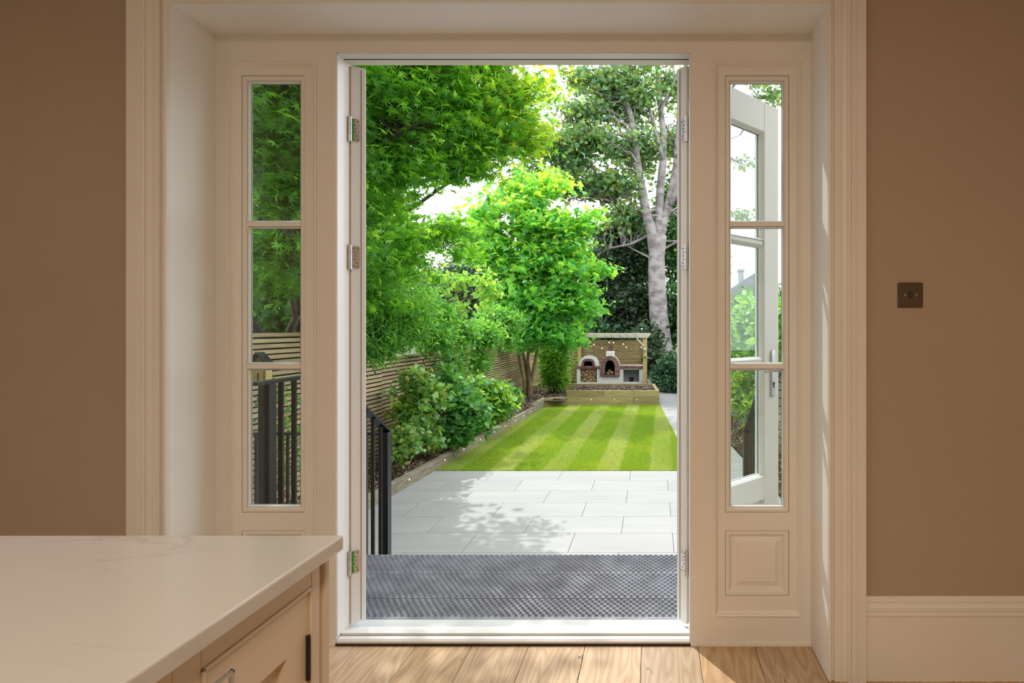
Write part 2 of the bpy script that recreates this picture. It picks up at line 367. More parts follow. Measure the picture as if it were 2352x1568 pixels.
def scatter(name, pts, tmpl, size, colors, material, parent=None, up=.6, size_var=.35, dirs=None, kind='stuff', droop=-.3):
    tv, tf = tmpl; N = len(pts); pts = np.asarray(pts, float)
    nrm = RNG.normal(size=(N, 3)) * (1 - up); nrm[:, 2] += up
    nrm /= np.linalg.norm(nrm, axis=1)[:, None]
    if dirs is None:
        d = RNG.normal(size=(N, 3)); d[:, 2] = d[:, 2] * .5 + droop
    else: d = dirs
    d = d - nrm * np.sum(d * nrm, 1)[:, None]; d /= (np.linalg.norm(d, axis=1)[:, None] + 1e-9)
    r = np.cross(d, nrm)
    s = size * (1 + RNG.uniform(-size_var, size_var, N))[:, None, None]
    V = pts[:, None, :] + s * (tv[None, :, 0, None] * r[:, None, :] + tv[None, :, 1, None] * d[:, None, :] + tv[None, :, 2, None] * nrm[:, None, :])
    k = len(tv); V = V.reshape(-1, 3)
    if parent is not None:
        a = abs_loc(parent); V = V - np.array([a.x, a.y, a.z])
    Fc = (tf[None] + (np.arange(N) * k)[:, None, None]).reshape(-1, 3)
    me = bpy.data.meshes.new(name)
    me.vertices.add(len(V)); me.vertices.foreach_set('co', V.astype(np.float32).ravel())
    me.loops.add(Fc.size); me.loops.foreach_set('vertex_index', Fc.astype(np.int32).ravel())
    me.polygons.add(len(Fc)); me.polygons.foreach_set('loop_start', (np.arange(len(Fc)) * 3).astype(np.int32))
    me.polygons.foreach_set('loop_total', np.full(len(Fc), 3, np.int32))
    me.update(calc_edges=True)
    colors = np.asarray(colors, float)
    if colors.shape[0] == N and colors.ndim == 2 and N > 12: c = colors
    else:
        i = RNG.integers(0, len(colors), N); j = RNG.integers(0, len(colors), N); t = RNG.random(N)[:, None]
        c = colors[i] * t + colors[j] * (1 - t)
    c = np.clip(c * RNG.uniform(.75, 1.25, N)[:, None] * 1.35, 0, .62)
    ca = np.ones((N, k, 4), np.float32); ca[:, :, :3] = c[:, None, :]
    at = me.color_attributes.new('tint', 'FLOAT_COLOR', 'POINT'); at.data.foreach_set('color', ca.ravel())
    me.materials.append(material)
    o = bpy.data.objects.new(name, me); COL.objects.link(o)
    if parent is not None: o.parent = parent
    if kind: o['kind'] = kind
    return o

def clump_pts(ells, n_total, sub=.22, per=36, shell=.55, flat=.5):
    """ells: (px,py,d,rpx,rpy,rd[,w]) ellipsoids at real depth -> points in tufts; returns pts and tuft centres"""
    w = np.array([(e[3] * e[4] * (e[6] if len(e) > 6 else 1)) for e in ells], float); w /= w.sum()
    pts, cen = [], []
    for e, wi in zip(ells, w):
        n = max(3, int(n_total * wi / per)); d = e[2]; c = np.array(P(e[0], e[1], d)); rad = np.array([e[3] * d / F, e[5], e[4] * d / F])
        u = RNG.normal(size=(n, 3)); u /= np.linalg.norm(u, axis=1)[:, None]
        rr = (shell + (1 - shell) * RNG.random(n)) ; rr = np.where(RNG.random(n) < .3, rr * RNG.random(n), rr)
        q = c + u * rr[:, None] * rad
        cen.append(q)
        off = RNG.normal(size=(n, per, 3)) * sub * np.array([1, 1, flat])
        pts.append((q[:, None, :] + off).reshape(-1, 3))
    return np.concatenate(pts), np.concatenate(cen)

def wobble(a, b, n=6, amp=.08, sag=0.0):
    a, b = Vector(a), Vector(b); L = (b - a).length; out = []
    for i in range(n + 1):
        t = i / n; p = a.lerp(b, t)
        if 0 < i < n: p += Vector([random.gauss(0, amp * L / n) for _ in range(3)])
        p.z += sag * math.sin(PI * t) * L
        out.append(p)
    return out
def twigs(mb, cen, sources, r0=.02, n=None, amp=.4, sag=.05, sides=4, pull=.0):
    """thin branches from the nearest source point to leaf tufts"""
    src = [Vector(s) for s in sources]; idx = list(range(len(cen)))
    random.shuffle(idx); idx = idx[:n] if n else idx
    for i in idx:
        c = Vector(cen[i])
        below = sorted(src, key=lambda s: (s - c).length + max(0, s.z - c.z) * 1.5)[:3]
        s = random.choice(below)
        L = (c - s).length
        if L < .05 or L > 7: continue
        pts = wobble(s, c, 5, amp, sag)
        mb.tube(pts, [r0 * (1 - .8 * k / 5) * (.5 + min(L, 3) / 3) for k in range(6)], sides, caps=False)

# ================================================================== ROOM SHELL
YW, YF, YO = 1.973, 2.177, 2.285            # wall face, joinery face, joinery outer face
def fx(px): return (px - CX) / 598.0          # on the joinery face
def fz(py): return EYE - (py - CY) / 598.0
OX0, OX1, OZ = fx(495), fx(1862), fz(79)      # lined opening
RX0, RX1, RY0, RZ = -3.8, 1.95, -3.4, 2.72

def struct(name, mb, m, **k):
    o = mb.build(name, m, **k); o['kind'] = 'structure'; return o
w = MB()
w.box(RX0, OX0 - .02, YW, 2.30, -.12, RZ + .2).box(OX1 + .02, RX1, YW, 2.30, -.12, RZ + .2).box(OX0 - .02, OX1 + .02, YW, 2.30, OZ + .02, RZ + .2)
struct('wall_front', w, M['wall'])
struct('wall_left', MB().box(RX0 - .15, RX0, RY0 - .15, 2.30, -.12, RZ + .2), M['wall'])
struct('wall_right', MB().box(RX1, RX1 + .15, RY0 - .15, 2.30, -.12, RZ + .2), M['wall'])
struct('wall_back', MB().box(RX0, RX1, RY0 - .15, RY0, -.12, RZ + .2), M['wall'])
struct('ceiling', MB().box(RX0, RX1, RY0, YW, RZ, RZ + .15), M['ceil'])
o = MB()
o.box(-9, OX0 - .03, 2.30, 2.40, G - .3, 6).box(OX1 + .03, 9, 2.30, 2.40, G - .3, 6).box(OX0 - .03, OX1 + .03, 2.30, 2.40, OZ + .04, 6).box(OX0 - .03, OX1 + .03, 2.30, 2.40, G - .3, -.12)
struct('wall_outside', o, M['brickwall'])

# floor planks, each a board with its own bevelled edge
fl = struct('floor', MB().box(RX0, RX1, RY0, YF + .02, -.12, -.016), M['gap'])
pw = .2165; x = -.044 - pw * 18; i = 0
while x < RX1:
    xa, xb = max(x, RX0), min(x + pw, RX1)
    off = [-.9, .35, -.2, .8, -.55][i % 5]
    cuts = [c for c in [RY0, RY0 + 1.0 + off * .4, RY0 + 3.1 + off, YF + .02] ]
    if i % 3 == 1: cuts = [RY0, RY0 + 2.0 + off * .5, YF + .02]
    for a, b in zip(cuts[:-1], cuts[1:]):
        if xb - xa > .02 and b - a > .05:
            mb = MB().box(xa + .0008 - (xa + xb) / 2, xb - .0008 - (xa + xb) / 2, a + .0008 - a, b - .0008 - a, -.016, 0)
            q = mb.build('plank', M['oak'], world=False, bevel=.0015, segs=1); q.location = ((xa + xb) / 2, a, 0); q.parent = fl
    x += pw; i += 1

# reveal lining boards
rl = empty('trim_2', (OX0, YW, 0), kind='structure')
MB().box(OX0 - .02, OX0, YW, YF + .03, 0, OZ + .02).build('lining_board', M['reveal'], rl)
MB().box(OX1, OX1 + .02, YW, YF + .03, 0, OZ + .02).build('lining_board', M['reveal'], rl)
MB().box(OX0, OX1, YW, YF + .03, OZ, OZ + .02).build('lining_board', M['reveal'], rl)

# architrave: (distance from opening, proud) profile
AP = [(0, 0), (0, .014), (.004, .019), (.010, .019), (.013, .014), (.016, .010), (.020, .010), (.022, .020), (.040, .020), (.043, .024), (.047, .024), (.050, .020), (.068, .022),
      (.071, .030), (.076, .033), (.082, .030), (.086, .025), (.091, .030), (.096, .036), (.101, .036), (.104, .031), (.137, .031), (.137, 0)]
AP = [(u * .912, v) for u, v in AP]
arch = empty('trim_1', (OX0, YW, 0), kind='structure')
def casing(p0, p1, out0, out1):
    mb = MB(); n = len(AP)
    for (p, oo) in ((p0, out0), (p1, out1)):
        for (u, v) in AP: mb.v.append((p[0] + oo[0] * u, YW - v, p[1] + oo[1] * u))
    for k in range(n - 1): mb.f.append((k, k + 1, n + k + 1, n + k)); mb.mi.append(0)
    mb.f.append(tuple(range(n))); mb.f.append(tuple(range(2 * n - 1, n - 1, -1))); mb.mi += [0, 0]
    return mb
casing((OX0, .0), (OX0, OZ), (-1, 0), (-1, 1)).build('casing', M['trim'], arch)
casing((OX1, .0), (OX1, OZ), (1, 0), (1, 1)).build('casing', M['trim'], arch)
casing((OX0, OZ), (OX1, OZ), (-1, 1), (1, 1)).build('casing', M['trim'], arch)

SKP = [(0, 0), (.018, 0), (.018, .222), (.021, .226), (.021, .231), (.017, .234), (.019, .245), (.019, .253), (.014, .260), (.012, .266), (.013, .273), (.010, .282), (.005, .287), (0, .287)]
struct('baseboard_right', MB().prism([(YW - a, b) for a, b in SKP], 'x', OX1 + .125, RX1), M['trim'])
struct('baseboard_left', MB().prism([(YW - a, b) for a, b in SKP], 'x', RX0, OX0 - .125), M['trim'])

# ================================================================== DOOR FRAME (between and round the lights)
DX0, DX1, DZ = fx(772), fx(1586), fz(120)
SL = [(fx(524), fx(724), fz(1412), fz(146)), (fx(1643), fx(1837), fz(1412), fz(146))]
fr = empty('trim_3', (DX0, YF, 0), kind='structure')
def fpart(name, x0, x1, z0, z1, y0=YF, y1=YO, m='trim'): return MB().box(x0, x1, y0, y1, z0, z1).build(name, M[m], fr)
fpart('head_rail', OX0, OX1, DZ, OZ)
fpart('jamb_post', OX0, SL[0][0], .0, DZ)
fpart('mullion_post', SL[0][1], DX0, .0, DZ)
fpart('mullion_post', DX1, SL[1][0], .0, DZ)
fpart('jamb_post', SL[1][1], OX1, .0, DZ)
for s in SL:
    fpart('bottom_rail', s[0], s[1], .0, s[2]); fpart('upper_rail', s[0], s[1], s[3], DZ)
fpart('floor_bead', DX1, OX1, .0, .010, YF - .008, YF); fpart('floor_bead', OX0, DX0, .0, .010, YF - .008, YF)
# white door lining inside the opening: stop in front, rebate behind
fpart('door_lining', DX0, DX0 + .003, .03, DZ, YF + .004, 2.226, 'white'); fpart('door_lining', DX1 - .003, DX1, .03, DZ, YF + .004, 2.226, 'white')
fpart('door_lining', DX0, DX1, DZ - .003, DZ, YF + .004, 2.226, 'white')
fpart('weather_seal', DX0, DX1, DZ - .004, DZ + .0, 2.226, 2.232, 'black')

# threshold
th = empty('trim_4', (DX0, YF, 0), kind='structure')
MB().box(DX0, DX1, YF - .006, YF + .004, 0, .008).build('sill_shadow_strip', M['gap'], th)  # dark strip painted in for the brownish shadow under the sill
MB().prism([(YF - .002, .006), (YF - .002, .016), (YF + .006, .022), (YF + .022, .024), (YF + .024, .020), (YF + .030, .020), (YF + .032, .030), (YF + .050, .032), (YF + .052, .028), (YF + .10, .020), (YF + .12, .004), (YF + .12, -.02), (YF, -.02)], 'x', DX0 + .003, DX1 - .003).build('threshold_profile', M['white'], th)
MB().box(DX0 + .003, DX1 - .003, YF + .0245, YF + .030, .020, .0212).build('weather_seal', M['black'], th)

# ================================================================== SIDE LIGHTS
def sidelight(name, s, gx0, gx1):
    x0, x1, z0, z1 = s
    r = empty(name, (x0, YF, z0), kind='structure')
    mb = MB(); mb.rect_sweep(x0, x1, z0, z1, [(-.006, YF + .001), (-.006, YF - .004), (-.002, YF - .006), (.002, YF - .004), (.006, YF + .002), (.010, YF + .006), (.013, YF + .008), (.013, YF + .03)])
    mb.build('bolection_moulding', M['trim'], r)
    # casing board with two openings
    a, b = x0 + .012, x1 - .012; zt, zb = z1 - .012, z0 + .012
    lt = (a + gx0, b - gx0, fz(1178), fz(171)); pl = (a + gx0, b - gx0, fz(1370), fz(1220))
    mb = MB(); y0, y1 = YF + .008, YF + .036
    mb.box(a, lt[0], y0, y1, zb, zt).box(lt[1], b, y0, y1, zb, zt).box(lt[0], lt[1], y0, y1, lt[3], zt).box(lt[0], lt[1], y0, y1, pl[3], lt[2]).box(lt[0], lt[1], y0, y1, zb, pl[2])
    mb.build('casing_board', M['trim'], r)
    # sash
    g = .002
    sx0, sx1, sz0, sz1 = lt[0] + g, lt[1] - g, lt[2] + g, lt[3] - g
    mb = MB(); mb.rect_sweep(sx0, sx1, sz0, sz1, [(0, YF + .036), (0, YF + .010), (.0125, YF + .010), (.0145, YF + .013), (.0165, YF + .015), (.0172, YF + .018), (.0185, YF + .019), (.0185, YF + .036), (0, YF + .036)])
    sash = mb.build('sash', M['trim'], r)
    i = .0185
    # dark joint between sash and board
    MB().box(lt[0], lt[1], YF + .05, YF + .052, lt[2], lt[3]).v
    # glass beads outside (white) and panes
    bars = [fz(513), fz(842)]; zs = [sz0 + i] + sorted(bars) + [sz1 - i]
    yg = YF + .027
    for k in range(3):
        za = zs[k] + (0.011 if k else 0); zc = zs[k + 1] - (0.011 if k < 2 else 0)
        MB().box(sx0 + i, sx1 - i, yg, yg + .004, za, zc).build('pane', M['glass'], r)
        mb = MB(); mb.rect_sweep(sx0 + i, sx1 - i, za, zc, [(0, yg - .012), (.003, yg - .004), (.004, yg - .001), (.004, yg)]); mb.rect_sweep(sx0 + i, sx1 - i, za, zc, [(0, yg + .009), (.004, yg + .007), (.005, yg + .005), (.005, yg + .004)])
        mb.build('glazing_bead', M['white'], r)
    for z in bars:
        MB().prism([(YF + .012, z - .008), (YF + .012, z + .008), (YF + .020, z + .011), (YF + .036, z + .011), (YF + .036, z - .011), (YF + .020, z - .011)], 'x', sx0 + i - .002, sx1 - i + .002).build('glazing_bar', M['trim'], r)
    # raised panel under the glass
    px0, px1, pz0, pz1 = pl[0] + g, pl[1] - g, pl[2] + g, pl[3] - g
    mb = MB(); mb.rect_sweep(px0, px1, pz0, pz1, [(0, YF + .034), (0, YF + .010), (.012, YF + .010), (.016, YF + .014), (.024, YF + .024), (.028, YF + .025), (.046, YF + .018), (.049, YF + .013), (.052, YF + .012)])
    n = len(mb.v); mb.f.append((n - 4, n - 3, n - 2, n - 1)); mb.mi.append(0)
    mb.build('raised_panel', M['trim'], r)
    return r
sidelight('window_1', SL[0], .034, 0); sidelight('window_2', SL[1], .027, 0)

# ================================================================== FRENCH DOOR LEAVES
LW, LZ0, LZ1, TH = .655, .030, 2.272, .055
def leaf(name, pivot, ang, s, film):
    r = empty(name, (pivot[0], pivot[1], 0), kind='structure', rot=(0, 0, ang))
    def lb(nm, mb, m='white', **k):
        o = mb.build(nm, M[m], world=False, **k); o.parent = r; return o
    st = .118; gz0, gz1 = .525, 2.135; Y = lambda a: s * a
    lb('stile', MB().box(0, .10, Y(0), Y(TH), LZ0, LZ1), bevel=.003)
    lb('stile', MB().box(LW - st, LW, Y(0), Y(TH), LZ0, LZ1), bevel=.003)
    lb('hinge_rebate', MB().box(-.0015, 0, Y(0.036), Y(0.0375), LZ0 + .01, LZ1 - .01), 'gap')
    lb('rail', MB().box(.10, LW - st, Y(.001), Y(TH - .001), gz1, LZ1 - .001)); lb('rail', MB().box(.10, LW - st, Y(.001), Y(TH - .001), LZ0, LZ0 + .13)); lb('rail', MB().box(.10, LW - st, Y(.001), Y(TH - .001), .42, gz0))
    # bottom panel with raised field both sides
    mb = MB().box(.10, LW - st, Y(.02), Y(TH - .02), LZ0 + .13, .42)
    mb.box(.14, LW - st - .04, Y(.012), Y(TH - .012), LZ0 + .17, .38)
    lb('raised_panel', mb, bevel=.003)
    bars = [1.06, 1.615]; zs = [gz0] + bars + [gz1]
    for k in range(3):
        za = zs[k] + (.011 if k else 0); zc = zs[k + 1] - (.011 if k < 2 else 0)
        lb('pane', MB().box(.10, LW - st, Y(.026), Y(.032), za, zc), 'glass')
        m2 = MB()
        m2.rect_sweep(.10, LW - st, za, zc, [(0, Y(.002)), (.006, Y(.008)), (.012, Y(.020)), (.012, Y(.026))]); m2.rect_sweep(.10, LW - st, za, zc, [(0, Y(TH - .002)), (.006, Y(TH - .008)), (.012, Y(.038)), (.012, Y(.032))])
        lb('glazing_bead', m2)
    for z in bars: lb('glazing_bar', MB().box(.10, LW - st, Y(.006), Y(TH - .006), z - .011, z + .011), bevel=.004)
    # hinges on the hinge edge
    for k, z in enumerate((2.013, 1.502, .279)):
        h = lb('hinge', MB().prism([(Y(.004), z - .036), (Y(.010), z - .046), (Y(.026), z - .046), (Y(.031), z - .040), (Y(.031), z + .040), (Y(.026), z + .046), (Y(.010), z + .046), (Y(.004), z + .036)], 'x', -.0032, .0), 'steel')
        h['label'] = 'steel butt hinge'
        kn = MB()
        for zz in (-.050, -.0165, .017): kn.tube([(-.007, Y(-.006), z + zz), (-.007, Y(-.006), z + zz + .0325)], .0072, 12)
        c = kn.build('knuckle', M['steel'], world=False, smooth=False); c.parent = h
        sc = MB()
        for (a, b) in ((.009, .036), (.023, .036), (.012, .020), (.015, .006), (.012, -.008), (.009, -.036), (.023, -.036), (.019, -.022)):
            sc.tube([(-.0032, Y(a), z + b), (-.0042, Y(a), z + b)], .0026, 8)
        c = sc.build('screw', M['brass'], world=False); c.parent = h
        if k in film:
            c = MB().box(-.0055, -.0045, Y(.001), Y(.009), z - .043, z + .043).build('green_film', mat('green_plastic_film', (.03, .34, .03), .4, var=.3, var_scale=40), world=False); c.parent = h
            c['label'] = 'strip of green protective film'
    # lever handle, keyed plate
    hx = .600
    for side in (-1, 1):
        y0 = Y(0) if side < 0 else Y(TH); sg = s * (1 if side > 0 else -1)
        pr = [(hx - .014, .900), (hx - .008, .892), (hx + .008, .892), (hx + .014, .900), (hx + .014, 1.104), (hx + .008, 1.113), (hx - .008, 1.113), (hx - .014, 1.104)]
        h = lb('door_handle', MB().prism(pr, 'y', y0, y0 + sg * .009), 'steel', bevel=.002); h['label'] = 'polished lever handle on long plate'
        lv = MB().tube([(hx, y0, 1.022), (hx, y0 + sg * .045, 1.022)], .009, 12); lv.tube([(hx + .004, y0 + sg * .047, 1.022), (hx - .05, y0 + sg * .050, 1.023), (hx - .115, y0 + sg * .046, 1.020)], [.010, .0085, .007], 12)
        c = lv.build('lever', M['steel'], world=False, smooth=True); c.parent = h
        c = MB().tube([(hx, y0 + sg * .009, .955), (hx, y0 + sg * .0115, .955)], .007, 12).box(hx - .003, hx + .003, y0 + sg * .009, y0 + sg * .011, .935, .950).build('keyhole', M['black'], world=False); c.parent = h
    return r
leaf('door_1', (DX0 + .007, 2.272), math.atan2(.78, -.62), -1, (0, 2))
leaf('door_2', (DX1 - .009, 2.272), math.atan2(.70, .72), 1, ())

# ================================================================== LIGHT SWITCH
sx0, sx1, sz0, sz1 = (2061 - CX) / 660, (2118.5 - CX) / 660, EYE - (706 - CY) / 660, EYE - (649 - CY) / 660
sw = empty('light_switch', ((sx0 + sx1) / 2, YW, (sz0 + sz1) / 2), 'square dark metal light switch on the taupe wall right of the doorway', 'light switch')
MB().box(sx0, sx1, YW - .007, YW, sz0, sz1).build('switch_plate', M['brass'], sw, bevel=.0035, segs=3)
scx, scz = (sx0 + sx1) / 2, (sz0 + sz1) / 2
MB().box(scx - .0065, scx + .0065, YW - .0078, YW - .006, scz - .0115, scz + .0115).build('rocker_surround', M['black'], sw)
MB().prism([(YW - .007, scz - .0095), (YW - .0105, scz - .0095), (YW - .0085, scz), (YW - .0095, scz + .0095), (YW - .007, scz + .0095)], 'x', scx - .0045, scx + .0050).build('rocker', mat('rocker_metal', (.10, .085, .06), .3, metal=.6, var=.1), sw)
for dx in (-.0195, .0195):
    o = MB().tube([(scx + dx, YW - .0065, scz), (scx + dx, YW - .0085, scz)], .0033, 12).build('screw', M['steel'], sw)
    MB().box(scx + dx - .0026, scx + dx + .0026, YW - .0089, YW - .0084, scz - .0005, scz + .0005).build('slot', M['black'], o)

# ================================================================== KITCHEN ISLAND
IX, ID, IZ = -.447, .820, .920
wt = MB().box(-2.35, IX, -1.6, ID, IZ - .021, IZ)
o = wt.build('island_worktop', M['marble'], bevel=.003, segs=3)
tag(o, 'pale veined stone worktop lying on the cream kitchen island', 'worktop')
CXR = -.470
cb = empty('kitchen_island', (-1.4, -.4, 0), 'cream painted kitchen island cabinet under the pale stone worktop', 'cabinet')
CT = IZ - .0212
mb = MB()
# carcass with open shelf bay (d<.55) and a cupboard bay
mb.box(-2.30, CXR - .03, .555, ID - .022, .10, CT)                 # cupboard bay body
mb.box(-2.30, -.80, -1.55, .555, .10, CT)                          # body behind the open bay
mb.box(-.80, CXR - .012, -1.55, .555, .10, .12).box(-.80, CXR - .012, -1.55, .555, CT - .045, CT).box(-.80, CXR - .03, -1.55, -.2, .12, CT)
mb.build('carcass', M['cab'], cb)
# face frame
ff = MB()
ff.box(CXR - .03, CXR, .777 + .003, .800, .10, CT).box(CXR - .03, CXR, .554, .590, .10, CT).box(CXR - .03, CXR, .590, .780, .864, CT).box(CXR - .03, CXR, .590, .780, .10, .16)
ff.box(CXR - .03, CXR, -.25, .554, .862, CT).box(CXR - .03, CXR, -.25, .554, .10, .16).box(CXR - .03, CXR, -.30, -.25, .10, CT)
ff.build('face_frame', M['cab'], cb, bevel=.0015)
# end corner post with a groove
MB().box(CXR - .04, CXR, .8125, ID + .004, .10, CT).build('corner_post', M['cab'], cb, bevel=.002)
MB().box(CXR - .05, CXR - .030, .800, .8125, .10, CT).build('groove', M['cab'], cb)
MB().box(-2.25, -.55, -1.5, ID - .08, 0, .10).build('plinth', M['cab'], cb)
# bead round the cupboard door
bd = MB()
for (a, b, c, d) in ((.590, .594, .16, .864), (.776, .780, .16, .864)): bd.box(CXR - .02, CXR + .003, a, b, c, d)
bd.box(CXR - .02, CXR + .003, .590, .780, .860, .864)
bd.build('door_bead', M['cab'], cb, bevel=.0015)
dr = MB()
a0, a1, b0, b1 = .5955, .7745, .165, .8585
dr.box(CXR - .022, CXR - .001, a0, a0 + .046, b0, b1).box(CXR - .022, CXR - .001, a1 - .046, a1, b0, b1).box(CXR - .022, CXR - .001, a0 + .046, a1 - .046, b1 - .064, b1).box(CXR - .022, CXR - .001, a0 + .046, a1 - .046, b0, b0 + .07)
dr.box(CXR - .018, CXR - .014, a0 + .046, a1 - .046, b0 + .07, b1 - .064)
door = dr.build('door', M['cab'], cb)
hd = MB()
for (y0_, y1_, z0_, z1_) in ((.598, .603, .775, .838), (.553 + .048, .610, .833, .838)): pass
hy0, hy1, hz0, hz1 = .566, .612, .775, .852
hx0, hx1 = CXR + .014, CXR + .019
hd.box(hx0, hx1, hy0, hy0 + .004, hz0, hz1).box(hx0, hx1, hy1 - .004, hy1, hz0, hz1).box(hx0, hx1, hy0, hy1, hz1 - .004, hz1).box(hx0, hx1, hy0, hy1, hz0, hz0 + .004)
hd.box(CXR - .002, hx0, .600, .604, hz1 - .03, hz1 - .026).box(CXR - .002, hx0, .600, .604, hz0 + .02, hz0 + .024)
o = hd.build('handle', M['steel'], door, bevel=.001); o['label'] = 'polished square bail handle'
hn = MB().tube([(CXR + .002, .7695, .742), (CXR + .002, .7695, .802)], .0030, 10)
hn.build('hinge', M['black'], door)['label'] = 'dark butt hinge'

# ================================================================== DOORSTEP, TREADS, RAILINGS
tag(MB().box(-1.68, .60, 2.285, F * 1.25 / (1422 - CY) - .002, -.10, -.028).build('stone_doorstep', M['sill'], bevel=.003), 'pale stone doorstep between the white threshold and the metal treads', 'doorstep')
st = empty('garden_steps', (-.54, 3.1, G), 'grey dimpled metal grating steps leading down from the doorstep', 'steps')
LX0, LX1, LZ = -1.60, .50, -.030
def grate(y0, y1, x0, x1, z, m0, m1, parent, studs=True):
    p = MB().box(x0, x1, y0 + .004, y1 - .004, z - .04, z).build('tread_plank', M['grate'], parent, bevel=.003)
    if not studs: return
    px_, py_ = .0290, .0205
    rows = int((y1 - y0 - m0 - m1) / py_) + 1
    mb = MB(); hb = MB(); n = 7
    r0, r1, r2, hh = .0105, .0070, .0046, .0055
    ca = [(math.cos(2 * PI * k / n), math.sin(2 * PI * k / n)) for k in range(n)]
    for j in range(rows):
        yy = y0 + m0 + j * py_
        xx = x0 + .02 + (px_ / 2 if j % 2 else 0)
        while xx < x1 - .015:
            vs = [(xx + c * r0, yy + s_ * r0 * .78, z) for c, s_ in ca] + [(xx + c * r1, yy + s_ * r1 * .8, z + hh) for c, s_ in ca] + [(xx + c * r2, yy + s_ * r2 * .8, z + .0012) for c, s_ in ca]
            fs = [(k, (k + 1) % n, n + (k + 1) % n, n + k) for k in range(n)] + [(n + k, n + (k + 1) % n, 2 * n + (k + 1) % n, 2 * n + k) for k in range(n)]
            mb.add(vs, fs)
            hb.add([(xx + c * r2 * 1.05, yy + s_ * r2 * .84, z + .0013) for c, s_ in ca], [tuple(range(n))])
            # small drain hole between
            hb.add([(xx + px_ / 2 + c * .0022, yy + s_ * .0022, z + .0004) for c, s_ in ca], [tuple(range(n))])
            xx += px_
    a = mb.build('raised_studs', M['grate'], p); a['kind'] = 'stuff'
    a = hb.build('punched_holes', M['gratehole'], p); a['kind'] = 'stuff'
D1, D2, D3, D4 = F * 1.25 / (1422 - CY), F * 1.25 / (1373 - CY), F * 1.25 / (1317 - CY), F * 1.25 / (1272 - CY)
grate(D1, D2, LX0, LX1, LZ, .030, .018, st); grate(D2, D3, LX0, LX1, LZ, .014, .012, st); grate(D3, D4, LX0, LX1, LZ, .016, .012, st)
MB().box(LX0 - .02, LX1 + .02, D1 + .01, D4 - .01, LZ - .16, LZ - .045).build('landing_frame', M['rail'], st)
yy, zz = D4, LZ
for k in range(6):
    zz -= .171
    grate(yy - .02, yy + .27, LX0, LX1, zz, .02, .02, st, studs=(k < 3)); yy += .27
MB().prism([(D4 - .25, LZ - .20), (D4 - .02, LZ - .20), (yy, G), (yy - .30, G), (D4 - .25, LZ - .40)], 'x', LX0 - .02, LX0).build('stringer', M['rail'], st)
MB().prism([(D4 - .25, LZ - .20), (D4 - .02, LZ - .20), (yy, G), (yy - .30, G), (D4 - .25, LZ - .40)], 'x', LX1, LX1 + .02).build('stringer', M['rail'], st)
MB().box(LX0, LX1, D1 + .02, D4 - .03, G, LZ - .16).build('landing_wall', M['render'], st)

def railing(X, label, yst=2.40):
    r = empty('stair_railing', (X, 2.5, LZ), label, 'railing', 'black railings beside the steps')
    zl = .980; ys, yn, zn = 2.976, 3.600, .560
    MB().beam((X, yst, zl), (X, ys, zl), .050, .014).build('handrail', M['rail'], r)
    MB().beam((X, ys - .004, zl), (X, yn + .02, zn), .050, .014).build('handrail', M['rail'], r)
    def floor_z(y): return LZ if y < D4 else LZ - .171 * (1 + int((y - D4) / .27))
    MB().box(X - .025, X + .025, yst + .073, yst + .123, LZ - .10, zl).build('post', M['rail'], r, bevel=.003)
    MB().box(X - .027, X + .027, yn - .027, yn + .027, -.55, zn - .005).build('newel_post', M['rail'], r, bevel=.003)
    y = yst + .19
    bm_ = MB().box(-.010, .010, -.006, .006, 0, 1)
    me = mesh_of(bm_, 'baluster', M['rail'])
    while y < yn - .05:
        top = zl if y < ys else zl + (zn - zl) * (y - ys) / (yn - ys)
        b = piece('baluster', me, (X, y, floor_z(y) - .06), r, scale=(1, 1, top - floor_z(y) + .06)); y += .0945
    return me
balm = railing(-1.70, 'black metal stair railing left of the grating steps')
railing(.60, 'black metal stair railing right of the steps, behind the open door leaf', 2.80)
gr = empty('guard_railing', (-2.6, 3.6, -.5), 'lower black guard railing running left from the stair newel post', 'railing')
MB().beam((-1.725, 3.6, .547), (-3.62, 3.6, .547), .040, .014).build('handrail', M['rail'], gr)
x = -1.82
while x > -3.6: piece('baluster', balm, (x, 3.6, -.55), gr, scale=(.8, 1, 1.09)); x -= .10
MB().box(-3.66, -3.61, 3.575, 3.625, -.55, .55).build('post', M['rail'], gr)
struct('wall_lightwell', MB().box(-3.75, -1.66, 3.55, 3.75, G - .2, -.55), M['render'])

# ================================================================== GARDEN GROUND
struct('ground', MB().box(-60, 60, 2.4, 110, G - .30, G - .045), M['earth'])
def lawn_r(d): return .70 - .058 * (d - 9.7)
def slp(d): return -3.80 + .0493 * (d - 8.17)        # lawn-side face of the left sleeper edging
def fen(d): return -4.78 + .02 * (d - 10.2)          # left fence line
def rbed(d): return 1.70 - .058 * (d - 10.4)
def rfen(d): return 2.45 - .058 * (d - 10)
pt = struct('patio', MB().box(-4.0, 2.3, 2.41, 9.70, G - .06, G - .020), M['grout'])
D0 = 9.695; row = .587
def slab(poly, parent):
    cx_ = sum(p[0] for p in poly) / len(poly); cy_ = sum(p[1] for p in poly) / len(poly)
    mb = MB().prism([(p[0] - cx_, p[1] - cy_) for p in poly], 'z', -.020, 0)
    o = mb.build('paving_slab', M['slab'], world=False); o.location = (cx_, cy_, G); o.parent = parent
g_ = .003
for k in range(11):
    y1 = D0 - k * row; y0 = y1 - row
    xo = -.38 if k % 2 == 0 else -.93
    x = xo - 1.16 * 4
    while x < 1.9:
        a, b = max(x, slp(y0) + .0), min(x + 1.16, rbed((y0 + y1) / 2) if y0 > 4 else 1.75)
        if b - a > .06: slab([(a + g_, y0 + g_), (b - g_, y0 + g_), (b - g_, y1 - g_), (a + g_, y1 - g_)], pt)
        x += 1.16
